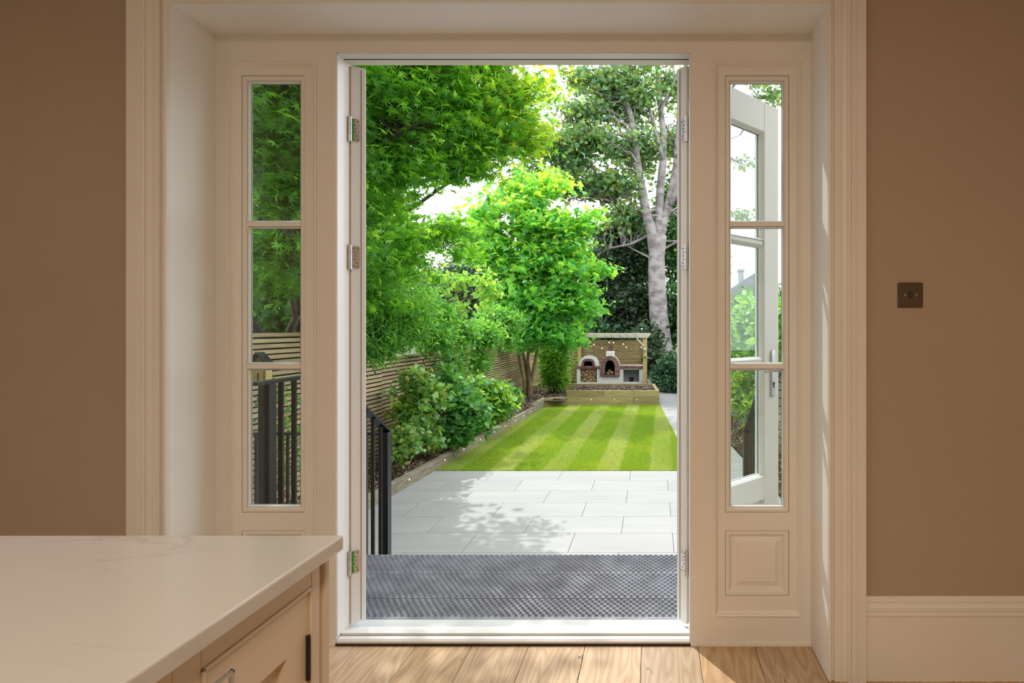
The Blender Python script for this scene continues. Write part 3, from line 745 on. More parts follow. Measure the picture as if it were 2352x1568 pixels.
# path beside the lawn
pa = MB(); pa.add([(lawn_r(9.7), 9.70, G - .02), (rbed(9.7), 9.70, G - .02), (rbed(27), 27, G - .02), (lawn_r(27), 27, G - .02), (lawn_r(9.7), 9.70, G - .06), (rbed(9.7), 9.70, G - .06), (rbed(27), 27, G - .06), (lawn_r(27), 27, G - .06)], [(0, 1, 2, 3), (7, 6, 5, 4), (0, 4, 5, 1), (1, 5, 6, 2), (2, 6, 7, 3), (3, 7, 4, 0)])
pth = struct('garden_path', pa, M['grout'])
y = 9.705; k = 0
while y < 26:
    y2 = y + row
    def L_(t): return (lawn_r(t) + rbed(t)) / 2 + (.12 if k % 2 else -.12)
    slab([(lawn_r(y) + g_, y + g_), (L_(y) - g_, y + g_), (L_(y2) - g_, y2 - g_), (lawn_r(y2) + g_, y2 - g_)], pth)
    slab([(L_(y) + g_, y + g_), (rbed(y) - g_, y + g_), (rbed(y2) - g_, y2 - g_), (L_(y2) + g_, y2 - g_)], pth)
    y = y2; k += 1

# lawn
lw = MB(); lw.add([(slp(9.7), 9.70, G), (lawn_r(9.7), 9.70, G), (lawn_r(17.93), 17.93, G), (-2.66, 17.95, G), (slp(17.4), 17.4, G)] + [(slp(9.7), 9.70, G - .05), (lawn_r(9.7), 9.70, G - .05), (lawn_r(17.93), 17.93, G - .05), (-2.66, 17.95, G - .05), (slp(17.4), 17.4, G - .05)],
              [(0, 1, 2, 3, 4), (9, 8, 7, 6, 5), (0, 5, 6, 1), (1, 6, 7, 2), (2, 7, 8, 3), (3, 8, 9, 4), (4, 9, 5, 0)])
lawn = struct('lawn', lw, M['lawnbase'])
NB = 300000
yy_ = 9.71 + (17.9 - 9.71) * RNG.random(NB) ** 1.25; xr = RNG.random(NB)
xs = (slp(yy_) + .01) + xr * (lawn_r(yy_) - slp(yy_) - .01)
s_ = xs - .02 * (yy_ - 12.9)
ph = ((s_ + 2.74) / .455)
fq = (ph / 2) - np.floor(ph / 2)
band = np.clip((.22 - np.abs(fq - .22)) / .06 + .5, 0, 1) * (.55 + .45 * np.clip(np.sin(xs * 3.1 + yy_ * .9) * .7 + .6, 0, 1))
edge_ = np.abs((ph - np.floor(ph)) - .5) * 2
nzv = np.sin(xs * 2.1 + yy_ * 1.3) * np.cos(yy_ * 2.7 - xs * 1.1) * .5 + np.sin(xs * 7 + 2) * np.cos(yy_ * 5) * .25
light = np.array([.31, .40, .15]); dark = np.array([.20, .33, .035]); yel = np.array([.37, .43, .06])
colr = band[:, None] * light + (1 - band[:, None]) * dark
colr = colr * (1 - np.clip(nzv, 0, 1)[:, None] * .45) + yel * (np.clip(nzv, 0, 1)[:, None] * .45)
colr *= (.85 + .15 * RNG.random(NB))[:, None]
dirs = np.zeros((NB, 3)); dirs[:, 0] = RNG.normal(0, .35, NB); dirs[:, 1] = RNG.normal(0, .3, NB) + (band * 2 - 1) * .35; dirs[:, 2] = 1
scatter('grass_blades', np.stack([xs, yy_, np.full(NB, G)], 1), T_BLADE, .034, colr, M['grass'], up=0, dirs=dirs, size_var=.4, parent=lawn)

# sleepers
def sleeper(a, b, z0, z1, w, m, parent):
    a, b = Vector((*a, 0)), Vector((*b, 0)); d = b - a; L = d.length; ang = math.atan2(d.y, d.x)
    mb = MB().box(0, L - .006, 0, w, z0, z1); o = mb.build('sleeper', M[m], world=False, bevel=.006); o.location = (a.x - parent.location.x, a.y - parent.location.y, -parent.location.z); o.rotation_euler = (0, 0, ang); o.parent = parent
    return o
eg = empty('sleeper_edging', (slp(12), 12, G), 'weathered grey timber sleeper edging running between lawn and left bark bed', 'garden edging')
ys_ = [3.4, 5.8, 8.2, 10.6, 13.0, 15.4, 17.45]
for a, b in zip(ys_[:-1], ys_[1:]): sleeper((slp(a), a), (slp(b), b), G - .04, G + .168, .11, 'sleeper_old', eg)
sleeper((slp(16.2) + .002, 16.2), (slp(17.6), 17.6), G + .170, G + .27, .11, 'sleeper_old', eg)
rb = empty('raised_bed', (-1.2, 18.5, G), 'raised planting bed of new timber sleepers across the end of the lawn', 'raised bed')
C0, C1 = (slp(17.45) , 17.45), (-2.66, 17.95)
sleeper(C0, C1, G - .04, G + .10, .10, 'sleeper_new', rb); sleeper(C0, C1, G + .102, G + .265, .10, 'sleeper_new', rb)
B0, B1 = (-2.74, 17.95), (.20, 17.95)
for (za, zc, cut) in ((G - .05, G + .055, .55), (G + .057, G + .255, .72), (G + .257, G + .455, .40)):
    mx_ = B0[0] + (B1[0] - B0[0]) * cut
    sleeper(B0, (mx_, 17.95), za, zc, .10, 'sleeper_new', rb); sleeper((mx_, 17.95), B1, za, zc, .10, 'sleeper_new', rb)
for (za, zc) in ((G - .05, G + .255), (G + .257, G + .456)):
    sleeper((.20, 18.055), (.055, 20.2), za, zc, .11, 'sleeper_new', rb)
    sleeper((-3.6, 20.15), (-.06, 20.15), za, zc, .10, 'sleeper_new', rb)
# bark mulch: ground under it is soil, chips on top
sl = MB()
def strip(mb, f0, f1, ds, z):
    n = len(mb.v)
    for d in ds: mb.v += [(f0(d), d, z(d)), (f1(d), d, z(d))]
    for k in range(len(ds) - 1): mb.f.append((n + 2 * k, n + 2 * k + 1, n + 2 * k + 3, n + 2 * k + 2)); mb.mi.append(0)
zb_ = lambda d: G + .11 + .08 * max(0, min(1, (d - 12) / 6))
strip(sl, lambda d: fen(d) - .3, lambda d: slp(d) - .05, [3.4 + k for k in range(15)], zb_)
strip(sl, lambda d: fen(d) - .3, lambda d: -2.7, [17.4, 18, 19, 20, 21, 22, 23.5], lambda d: G + .20)
strip(sl, lambda d: -2.75, lambda d: .1, [18.0, 20.2], lambda d: G + .36)
strip(sl, rbed, lambda d: rfen(d) + .3, [3.5 + k for k in range(23)], lambda d: G + .04)
o = sl.build('bed_soil', M['soil']); o['kind'] = 'structure'
def chips(name, n, f0, f1, d0, d1, z, size, parent=None):
    yy = RNG.uniform(d0, d1, n); xx = np.array([f0(a) + (f1(a) - f0(a)) * r for a, r in zip(yy, RNG.random(n))]); zz = np.array([z(a) for a in yy]) + RNG.random(n) * .03
    cols = [(.10, .06, .045), (.055, .035, .03), (.16, .10, .075), (.28, .21, .16), (.07, .05, .045)]
    T = (np.array([(-.3, -.5, 0), (.3, -.5, .1), (.25, .5, 0), (-.25, .5, .12)], float), np.array([(0, 1, 2), (0, 2, 3)]))
    return scatter(name, np.stack([xx, yy, zz], 1), T, size, cols, M['chip'], up=.62, size_var=.5, droop=0, parent=parent)
tag(chips('bark_mulch', 26000, lambda d: fen(d) + .02, lambda d: slp(d) - .12, 5, 17.6, lambda d: zb_(d) + .005, .045), 'dark bark chip mulch along the foot of the left fence', 'mulch')
tag(chips('bark_mulch', 9000, lambda d: -2.65, lambda d: .05, 18.07, 20.12, lambda d: G + .365, .05), 'dark bark chip mulch filling the raised bed', 'mulch')
tag(chips('bark_mulch', 6000, lambda d: fen(d), lambda d: -2.75, 17.6, 21.5, lambda d: G + .205, .05), 'dark bark chip mulch under the multi-stemmed tree', 'mulch')
tag(chips('bark_mulch', 9000, rbed, rfen, 6, 24, lambda d: G + .045, .05), 'dark bark chip mulch beyond the path at the right fence', 'mulch')

# sleeper lights
lm = mesh_of(MB().tube([(0, 0, 0), (0, -.006, 0)], .010, 12), 'deck_light', M['led'])
def sl_light(x, y, z, rz, label, grp):
    o = piece('deck_light', lm, (x, y, z), None, rot=(0, 0, rz)); tag(o, label, 'garden light', grp)
for px, w_ in ((1358.4, 'left'), (1411, 'middle'), (1463, 'right')): sl_light((px - CX) * 17.95 / F, 17.948, G + .17, 0, f'small round warm light set in the raised bed front face, {w_} of three', 'lights in the raised bed face')
sl_light(-3.02, 17.68, G + .19, .6, 'small round warm light in the angled sleeper left of the raised bed', None)
for nth, py in zip(('nearest', 'second', 'third', 'fourth', 'fifth', 'sixth', 'seventh', 'eighth', 'farthest'), (1101, 1055.5, 1031, 1009.5, 991.7, 977.9, 964.8, 954.3, 944.8)):
    d = F * (HG - .10) / (py - CY); sl_light(slp(d) + .001, d, G + .10, PI / 2 - .05, f'small round warm light in the weathered sleeper edging, {nth} from the steps', 'lights in the sleeper edging')

# ================================================================== FENCES
def fence_panel(name, p0, p1, ztop, zbot, pitch, hgt, m, label, grp, side=1, post_m='sleeper_old', back=True):
    a, b = Vector((*p0, 0)), Vector((*p1, 0)); d = b - a; L = d.length; ang = math.atan2(d.y, d.x)
    r = empty(name, (a.x, a.y, zbot), label, 'fence', grp, rot=(0, 0, ang))
    me = mesh_of(MB().box(0.004, L - .004, -.010, .010, -hgt, 0), 'slat', M[m])
    z = ztop - zbot; k = 0
    while z > hgt:
        o = bpy.data.objects.new('slat', me); COL.objects.link(o); o.parent = r; o.location = (random.uniform(-.002, .002), random.uniform(-.002, .002), z + random.uniform(-.002, .002)); z -= pitch
    if back:
        o = MB().box(0, L, side * .020, side * .024, 0, ztop - zbot - .01).build('backing_membrane', M['slat_gap'], world=False); o.parent = r
    o = MB().box(L - .035, L + .035, side * .026, side * .095, -.1, ztop - zbot).build('post', M[post_m], world=False); o.parent = r
    return r
tops = [(4.6, 6.4, 1.15), (6.4, 8.2, 1.15), (8.2, 10.0, .68), (10.0, 11.8, .69), (11.8, 13.6, .76), (13.6, 15.4, .74), (15.4, 17.2, .62), (17.2, 19.2, .50), (19.2, 21.2, .50), (21.2, 23.1, .50)]
nms = ['tall slatted fence panel nearest the house, behind the insect house', 'tall slatted fence panel seen through the left side window', 'slatted fence panel where the high left fence steps down', 'slatted fence panel behind the leafy hazel stems', 'slatted fence panel behind the bright green shrub',
       'slatted fence panel with creepers hanging over its top', 'slatted fence panel just before the multi-stemmed tree', 'slatted fence panel behind the multi-stemmed tree', 'far left slatted fence panel behind the feathery shrub', 'last left slatted fence panel meeting the oven fence']
for (a, b, t), nm in zip(tops, nms):
    fence_panel('slatted_fence', (fen(a), a), (fen(b), b), t, G + .10, .070, .048, 'slat', nm, 'slatted panels of the left fence', 1)
for (a, b, nm) in ((-4.5, -2.42, 'new slatted fence panel behind the dome oven'), (-2.40, -.34, 'new slatted fence panel behind the brick chimney')):
    fence_panel('slatted_fence', (a, 23.2), (b, 23.2), .69, G + .2, .0605, .034, 'slat_new', nm, 'slatted panels behind the ovens', 1, 'pine')
rk = [4.5, 6.9, 9.3, 11.7, 14.1, 16.5, 18.9, 21.3, 23.7]
lab = ['first', 'second', 'third', 'fourth', 'fifth', 'sixth', 'seventh', 'eighth']
for k in range(8):
    a, b = rk[k], rk[k + 1]
    fence_panel('board_fence', (rfen(a), a), (rfen(b), b), .62, G + .02, .150, .125, 'board', f'grey green wide-board fence panel, {lab[k]} from the house on the right side', 'wide-board panels of the right fence', -1)

# ================================================================== OUTDOOR KITCHEN
OD = 22.0
def ox(u): return P(1280 + u / 8.254, 0, OD)[0]
def oz(v): return P(0, 740 + v / 8.254, OD)[2]
ck = empty('oven_counter', (ox(1000), OD, G), 'white rendered masonry counter with brick edge under the two ovens', 'counter')
ZT = oz(880); YB = OD + .75; FB = G + .32
mb = MB()
mb.box(ox(370), ox(437), OD, YB, G, ZT).box(ox(437), ox(750), OD, YB, G, FB).box(ox(437), ox(750), YB - .1, YB, FB, ZT)
mb.box(ox(750), ox(905), OD, YB, G, ZT).box(ox(905), ox(1088), OD, YB, G, oz(1015)).box(ox(1088), ox(1240), OD, YB, G, ZT)
mb.box(ox(1240), ox(1565), OD, YB, G, FB).box(ox(1565), ox(1625), OD, YB, G, ZT)
mb.box(ox(1240), ox(1252), OD - .01, OD + .02, FB, ZT).box(ox(1553), ox(1565), OD - .01, OD + .02, FB, ZT).box(ox(1240), ox(1565), OD - .01, OD + .02, ZT - .03, ZT)
mb.build('rendered_wall', M['render'], ck)
MB().box(ox(1240), ox(1565), YB - .20, YB, FB, ZT).box(ox(1240) , ox(1250), OD + .03, YB, FB, ZT).box(ox(1555), ox(1565), OD + .03, YB, FB, ZT).build('grey_niche_lining', M['niche'], ck)
MB().box(ox(370), ox(815), OD + .02, YB, ZT, oz(828)).box(ox(1186), ox(1625), OD + .02, YB, ZT, oz(828)).build('mortar_bed', M['mortar'], ck)
bw = .105
def brick_row(x0, x1, z0, z1, y0, y1, parent, w=bw, gap=.010):
    n = max(1, round((x1 - x0) / w)); ww = (x1 - x0) / n
    me = mesh_of(MB().box(-ww / 2 + gap / 2, ww / 2 - gap / 2, 0, y1 - y0, 0, z1 - z0), 'brick', M['brick'])
    for k in range(n): piece('brick', me, (x0 + (k + .5) * ww, y0 + random.uniform(-.004, .004), z0), parent)
brick_row(ox(370), ox(813), ZT + .004, oz(828), OD - .035, OD + .3, ck); brick_row(ox(1188), ox(1625), ZT + .004, oz(828), OD - .035, OD + .3, ck)

def ring_body(mb, outer, inner, y0, y1, m=0):
    n = len(outer); b = len(mb.v)
    for y in (y0, y1):
        for p in outer: mb.v.append((p[0], y, p[1]))
        for p in inner: mb.v.append((p[0], y, p[1]))
    for k in range(n - 1):
        mb.f += [(b + k, b + k + 1, b + n + k + 1, b + n + k), (b + 2 * n + k, b + 3 * n + k, b + 3 * n + k + 1, b + 2 * n + k + 1), (b + k, b + 2 * n + k, b + 2 * n + k + 1, b + k + 1), (b + n + k, b + n + k + 1, b + 3 * n + k + 1, b + 3 * n + k)]
        mb.mi += [m] * 4
    for k in (0, n - 1): mb.f.append((b + k, b + n + k, b + 3 * n + k, b + 2 * n + k)); mb.mi.append(m)
def voussoir(o0, o1, i0, i1, y0, y1, parent, g=.12):
    def lp(a, b, t): return (a[0] + (b[0] - a[0]) * t, a[1] + (b[1] - a[1]) * t)
    q = [lp(o0, o1, g), lp(o0, o1, 1 - g), lp(i0, i1, 1 - g * 1.3), lp(i0, i1, g * 1.3)]
    c = (sum(p[0] for p in q) / 4, sum(p[1] for p in q) / 4)
    o = MB().prism([(p[0] - c[0], p[1] - c[1]) for p in q], 'y', 0, y1 - y0).build('brick', M['brick'], world=False)
    o.location = Vector((c[0], y0 + random.uniform(-.006, .006), c[1])) - abs_loc(parent); o.parent = parent

# dome oven
dm = empty('dome_oven', (ox(597), OD + .2, oz(828)), 'low white dome oven with a brick arch mouth, above the stacked firewood', 'oven')
N = 24
outer = [(ox(597 + 193 * math.cos(PI * k / N)), oz(828) + (oz(628) - oz(828)) * math.sin(PI * k / N) ** .92) for k in range(N + 1)]
def din(k, su, sv, h0): # flat arch with short jambs
    a = PI * k / N; return (ox(584 + su * math.cos(a)), oz(h0) + (oz(sv) - oz(h0)) * (abs(math.sin(a)) ** .75))
inner = [(ox(584 + 84 * math.copysign(abs(math.cos(PI * k / N)) ** .6, math.cos(PI * k / N))), oz(822) + (oz(736) - oz(822)) * math.sin(PI * k / N) ** .7) for k in range(N + 1)]
midr = [(ox(584 + 128 * math.copysign(abs(math.cos(PI * k / N)) ** .62, math.cos(PI * k / N))), oz(828) + (oz(688) - oz(828)) * math.sin(PI * k / N) ** .75) for k in range(N + 1)]
mb = MB(); ring_body(mb, outer, midr, OD + .03, OD + .16)
b = len(mb.v)
for j in range(1, 7):
    a = PI / 2 * j / 6
    for p in outer:
        c0 = ox(597); mb.v.append((c0 + (p[0] - c0) * math.cos(a) ** .8 if j < 6 else c0, OD + .16 + .55 * math.sin(a), oz(828) + (p[1] - oz(828)) * (math.cos(a) ** .8 if j < 6 else 0.02)))
n = N + 1
prev = len(mb.v) - 6 * n - 0
for j in range(5):
    for k in range(N): mb.f.append((b + j * n + k, b + j * n + k + 1, b + (j + 1) * n + k + 1, b + (j + 1) * n + k)); mb.mi.append(0)
for k in range(N): mb.f.append((2 * n + k, 2 * n + k + 1, b + k + 1, b + k)); mb.mi.append(0)
mb.build('white_dome', M['render'], dm, smooth=False)
mb = MB(); ring_body(mb, midr, inner, OD + .02, OD + .12); mb.build('mortar_ring', M['mortar'], dm)
for j in range(12):
    k0, k1 = j * 2, j * 2 + 2; voussoir(midr[k0], midr[k1], inner[k0], inner[k1], OD - .012, OD + .09, dm)
mb = MB(); nn = len(inner)
mb.v += [(p[0], OD + .10, p[1]) for p in inner] + [(p[0], OD + .62, p[1]) for p in inner]
for k in range(nn - 1): mb.f.append((k, k + 1, nn + k + 1, nn + k)); mb.mi.append(0)
mb.f += [tuple(range(nn, 2 * nn)), (0, nn, 2 * nn - 1, nn - 1)]; mb.mi += [0, 0]
mb.build('oven_chamber', M['soot'], dm)

# tall arched oven
ta = empty('arched_oven', (ox(1000), OD - .06, oz(1015)), 'tall arched brick fireplace with white neck and square brick chimney', 'fireplace')
def prof(hw, spring, apex, base, pw_, k, N2=22):
    # k in 0..N2 along half-arch starting at the base
    nb = 6
    if k <= nb: return (hw, base + (spring - base) * k / nb)
    a = PI / 2 * (k - nb) / (N2 - nb); return (hw * math.cos(a) ** pw_, spring + (apex - spring) * math.sin(a))
def full(hw, spring, apex, base, pw_):
    R = [prof(hw, spring, apex, base, pw_, k) for k in range(23)]
    pts = [(ox(1000 + u), oz(v)) for u, v in R] + [(ox(1000 - u), oz(v)) for u, v in reversed(R[:-1])]
    return pts
outA = full(188, 860, 632, 1012, .92); inA = full(92, 862, 718, 985, .80)
mb = MB(); ring_body(mb, outA, inA, OD - .068, OD + .35); mb.build('mortar_body', M['mortar'], ta)
ks = [0, 2, 4, 6, 8, 10, 12, 14, 16, 18, 20]
for s in (0, 1):
    for a_, b_ in zip(ks, ks[1:] + [22]):
        if b_ == a_: continue
        A, B = (a_, b_) if s == 0 else (44 - b_, 44 - a_)
        if s == 0 or True: voussoir(outA[A], outA[B], inA[A], inA[B], OD - .085, OD + .10, ta)
brick_row(ox(815), ox(1185), oz(1018), oz(988), OD - .09, OD + .2, ta, w=.20)
mb = MB(); nn = len(inA)
mb.v += [(p[0], OD + .0, p[1]) for p in inA] + [(p[0], OD + .62, p[1]) for p in inA]
for k in range(nn - 1): mb.f.append((k, k + 1, nn + k + 1, nn + k)); mb.mi.append(0)
mb.f += [tuple(range(nn, 2 * nn)), (0, nn, 2 * nn - 1, nn - 1)]; mb.mi += [0, 0]
mb.build('fire_chamber', M['soot'], ta)
mb = MB().box(ox(922), ox(1080), OD + .0, OD + .34, oz(690), oz(548)); mb.build('white_neck', M['render'], ta, bevel=.05, segs=4)
mb = MB().box(ox(962), ox(1048), OD + .07, OD + .28, oz(560), oz(400)); mb.build('chimney_mortar', M['mortar'], ta)
zc = oz(546)
for c in range(5):
    hh_ = (oz(395) - oz(546)) / 5
    if c % 2: brick_row(ox(958), ox(1052), zc, zc + hh_ - .008, OD + .055, OD + .30, ta, w=.10)
    else: brick_row(ox(958), ox(1052), zc, zc + hh_ - .008, OD + .055, OD + .30, ta, w=.20)
    zc += hh_

# firewood
def log_mesh(kind, r, L):
    if kind == 0: poly = [(r * math.cos(a), r * math.sin(a)) for a in np.linspace(0, PI, 6)] + [(-r * .5, -r * .35), (r * .5, -r * .3)]
    elif kind == 1: poly = [(0, r), (-r * .9, -r * .5), (-r * .3, -r * .85), (r * .5, -r * .8), (r * .9, -r * .3)]
    else: poly = [(r * .95 * math.cos(a), r * .95 * math.sin(a)) for a in np.linspace(0, 2 * PI, 9)[:-1]]
    mb = MB(); mb.prism(poly, 'y', 0, L); mb.mi = [0, 0] + [1 if kind != 1 else 0] * len(poly)
    o = mb.build('firewood_log', [M['log_end'], M['log_bark']]); me = o.data; bpy.data.objects.remove(o, do_unlink=True); return me
lmesh = [log_mesh(k, .040, .34) for k in range(3)]
z = FB + .036; r_ = 0
while z < ZT - .03:
    x = ox(437) + .040 + (.036 if r_ % 2 else 0)
    while x < ox(750) - .03:
        o = piece('firewood_log', random.choice(lmesh), (x + random.uniform(-.004, .004), OD + .03 + random.uniform(0, .07), z), None, rot=(0, random.uniform(0, 6.28), 0), scale=(random.uniform(.85, 1.08),) * 3)
        tag(o, 'split log in the firewood stack under the dome oven', 'firewood', 'logs stacked under the dome oven'); x += .0735
    z += .0655; r_ += 1
for (u, v) in ((945, 968), (985, 968), (1028, 968), (965, 940), (1008, 938), (985, 912), (1045, 950)):
    o = piece('firewood_log', random.choice(lmesh), (ox(u), OD - .0 + random.uniform(0, .05), oz(v) - .0), None, rot=(0, random.uniform(0, 6.28), random.uniform(-.2, .2)), scale=(.92,) * 3)
    tag(o, 'split log piled in the mouth of the tall arched fireplace', 'firewood', 'logs in the arched fireplace')

# black ash bucket in the right niche
bk = empty('ash_bucket', (ox(1402), OD + .35, FB), 'small black tapered bucket standing in the grey counter niche', 'bucket')
cx_, cy_ = ox(1402), OD + .35
mb = MB(); n = 16
prof_ = [(.060, 0), (.082, .17), (.087, .17), (.087, .16), (.076, .02), (0.0, .02)]
for (r, z) in prof_: mb.v += [(cx_ + r * math.cos(2 * PI * k / n), cy_ + r * math.sin(2 * PI * k / n), FB + z) for k in range(n)]
for j in range(len(prof_) - 1):
    for k in range(n): mb.f.append((j * n + k, j * n + (k + 1) % n, (j + 1) * n + (k + 1) % n, (j + 1) * n + k)); mb.mi.append(0)
mb.f.append(tuple(range(n))); mb.mi.append(0)
mb.build('bucket_body', M['black'], bk)
MB().tube([(cx_ - .085, cy_, FB + .15)] + [(cx_ - .085 * math.cos(a), cy_ - .05 * math.sin(a), FB + .15 - .03 * math.sin(a)) for a in np.linspace(.2, PI - .2, 8)] + [(cx_ + .085, cy_, FB + .15)], .006, 6).build('handle', M['steel'], bk)

# pergola
pg = empty('pergola', (ox(1661), 21.7, G), 'timber pergola with pale front beam standing over the ovens', 'pergola')
zb1, zb0 = oz(208), oz(290)
PXR0, PXR1 = ox(1625), ox(1697)
MB().box(PXR0, PXR1, 21.66, 21.81, G, zb0 + .03).build('post', M['pine'], pg, bevel=.006)
MB().box(-3.32, -3.17, 21.66, 21.81, G, zb0 + .03).build('post', M['pine'], pg, bevel=.006)
MB().box(PXR0, PXR1, 23.05, 23.16, G, zb0 + .03).build('post', M['pine'], pg); MB().box(-3.06, -2.93, 23.05, 23.16, G, zb0 + .03).build('post', M['pine'], pg)
MB().prism([(-3.75, zb1), (-3.62, zb0), (ox(1725), zb0), (ox(1780), zb1)], 'y', 21.60, 21.66).build('front_beam', M['pale_beam'], pg)
MB().prism([(-3.75, zb1), (-3.62, zb0), (ox(1725), zb0), (ox(1780), zb1)], 'y', 23.05, 23.11).build('back_beam', M['pale_beam'], pg)
for u in (640, 780, 955, 1090, 1230, 1362, 1520):
    MB().box(ox(u) - .022, ox(u) + .022, 21.50, 23.3, zb0 + .035, zb1 - .01).build('rafter', M['pale_beam'], pg)
for u in (120, 260, 400, 520): MB().box(ox(u) - .022, ox(u) + .022, 21.50, 23.3, zb0 + .035, zb1 - .01).build('rafter', M['pale_beam'], pg)
MB().beam((ox(1500), 21.63, zb0 + .02), (ox(1640), 21.63, oz(440)), .06, .09, up=(0, -1, 0)).build('brace', M['pale_beam'], pg)
# nest box on the post
nx0, nx1 = ox(1640), ox(1690)
nb_ = empty('nest_box', ((nx0 + nx1) / 2, 21.6, oz(640)), 'small wooden nest box fixed to the right pergola post', 'nest box')
MB().box(nx0, nx1, 21.55, 21.66, oz(635), oz(510)).build('box_body', M['pine'], nb_, bevel=.003)
MB().prism([(21.52, oz(512)), (21.66, oz(500)), (21.66, oz(490)), (21.52, oz(502))], 'x', nx0 - .015, nx1 + .015).build('box_roof', M['pale_beam'], nb_)
MB().tube([((nx0 + nx1) / 2 + .0, 21.549, oz(550)), ((nx0 + nx1) / 2, 21.545, oz(550))], .020, 12).build('entrance_hole', M['soot'], nb_)
MB().box(nx0 - .01, nx1 + .01, 21.53, 21.66, oz(640), oz(632)).build('box_base', M['pine'], nb_)
tag(MB().box(ox(1590), ox(1617), 23.08, 23.16, oz(775), oz(705)).build('wall_socket', M['black'], bevel=.004), 'small black socket box on the slatted fence by the pergola post', 'socket')

# string lights
slt = empty('string_lights', (ox(1000), 21.75, zb0), 'string of warm glowing bulbs hanging under the pergola beam', 'string lights')
bl = [(560, 330), (632, 355), (710, 392), (860, 462), (992, 352), (1075, 357), (1260, 385), (1315, 443), (1597, 443)]
seq = [(590, 300), (632, 345), (710, 382), (860, 452), (930, 380), (992, 342), (1035, 330), (1075, 347), (1170, 350), (1260, 375), (1315, 433), (1450, 455), (1597, 433), (1625, 400)]
MB().tube([(ox(u), 21.74, oz(v)) for u, v in seq], .005, 5).build('cable', M['rail'], slt)
bmb = MB(); n = 10; pf = [(0, -.034), (.017, -.030), (.026, -.012), (.026, .004), (.016, .022), (.010, .030)]
for (r, z) in pf: bmb.v += [(r * math.cos(2 * PI * k / n), r * math.sin(2 * PI * k / n), z) for k in range(n)]
for j in range(len(pf) - 1):
    for k in range(n): bmb.f.append((j * n + k, j * n + (k + 1) % n, (j + 1) * n + (k + 1) % n, (j + 1) * n + k)); bmb.mi.append(0)
bme = mesh_of(bmb, 'bulb', M['bulb'])
cme = mesh_of(MB().tube([(0, 0, .028), (0, 0, .055)], .013, 8), 'bulb_socket', M['rail'])
for (u, v) in bl[1:]:
    b_ = piece('bulb', bme, (ox(u), 21.74, oz(v) - .045), slt, scale=(.8, .8, .8)); c = bpy.data.objects.new('bulb_socket', cme); COL.objects.link(c); c.parent = b_

# insect house behind the railing
ih = empty('insect_house', (-4.56, 6.6, .50), 'small wooden insect house with dark pitched roof on the left fence', 'insect house')
ix, iy = -4.51, 6.55
w_, zb, zt = .10, .56, .81
mb = MB().box(ix - w_, ix + w_, iy, iy + .012, zb, zt); mb.box(ix - w_, ix - w_ + .014, iy - .09, iy, zb, zt).box(ix + w_ - .014, ix + w_, iy - .09, iy, zb, zt).box(ix - w_, ix + w_, iy - .09, iy, zb, zb + .014).box(ix - w_, ix + w_, iy - .09, iy, zb + .17, zb + .182).box(ix - .05, ix - .04, iy - .09, iy, zb, zb + .17).box(ix + .055, ix + .065, iy - .09, iy, zb, zb + .17)
mb.box(ix - .04, ix + .055, iy - .085, iy - .07, zb + .014, zb + .17)
mb.prism([(ix - w_, zt), (ix + w_, zt), (ix, zt + .11)], 'y', iy - .02, iy + .012)
mb.build('house_body', M['slat_new'], ih)
MB().box(ix - .002, ix + .012, iy - .087, iy - .0845, zb + .04, zb + .14).build('entry_slot', M['soot'], ih)
mb = MB()
for a in np.arange(ix - w_ + .026, ix - .055, .019):
    for z in np.arange(zb + .026, zb + .165, .019): mb.tube([(a, iy - .08, z), (a, iy, z)], .008, 6)
for a in np.arange(ix + .075, ix + w_ - .02, .019):
    for z in np.arange(zb + .026, zb + .165, .019): mb.tube([(a, iy - .08, z), (a, iy, z)], .008, 6)
for a in np.arange(ix - w_ + .026, ix + w_ - .02, .021):
    for z in np.arange(zb + .195, zt, .021): mb.tube([(a, iy - .08, z), (a, iy, z)], .009, 6)
o = mb.build('hollow_canes', M['log_end'], ih); o['kind'] = 'stuff'
mb = MB().prism([(ix - w_ - .03, zt - .02), (ix - w_ - .03, zt - .005), (ix, zt + .13), (ix, zt + .11)], 'y', iy - .12, iy + .02).prism([(ix + w_ + .03, zt - .02), (ix + w_ + .03, zt - .005), (ix, zt + .13), (ix, zt + .11)], 'y', iy - .12, iy + .02)
mb.build('pitched_roof', M['rail'], ih)
MB().box(ix - .03, ix + .03, iy + .013, iy + .07, G + .1, zt).build('support_post', M['sleeper_old'], ih)

# distant house beyond the right fence
hs = empty('distant_house', (7.2, 46, G), 'pale grey gabled house with tall chimney beyond the right fence', 'house')
MB().box(5.0, 11.5, 46, 54, G, 3.4).build('house_wall', M['house'], hs)
MB().prism([(4.7, 3.3), (11.8, 3.3), (8.2, 5.6)], 'y', 45.7, 54.2).build('roof', M['roof'], hs)
MB().box(7.05, 7.45, 46.5, 47.3, 3.3, 6.0).box(6.98, 7.52, 46.43, 47.37, 5.85, 6.0).build('chimney', M['house'], hs)
for (a, z) in ((5.6, .3), (7.4, .3), (9.4, .3), (5.8, 2.0), (7.6, 2.0), (9.6, 2.0)):
    o = MB().box(a, a + .9, 45.97, 46.02, z, z + 1.1).build('window_frame', M['white'], hs); MB().box(a + .06, a + .84, 45.95, 45.97, z + .06, z + 1.04).build('pane', M['soot'], o)

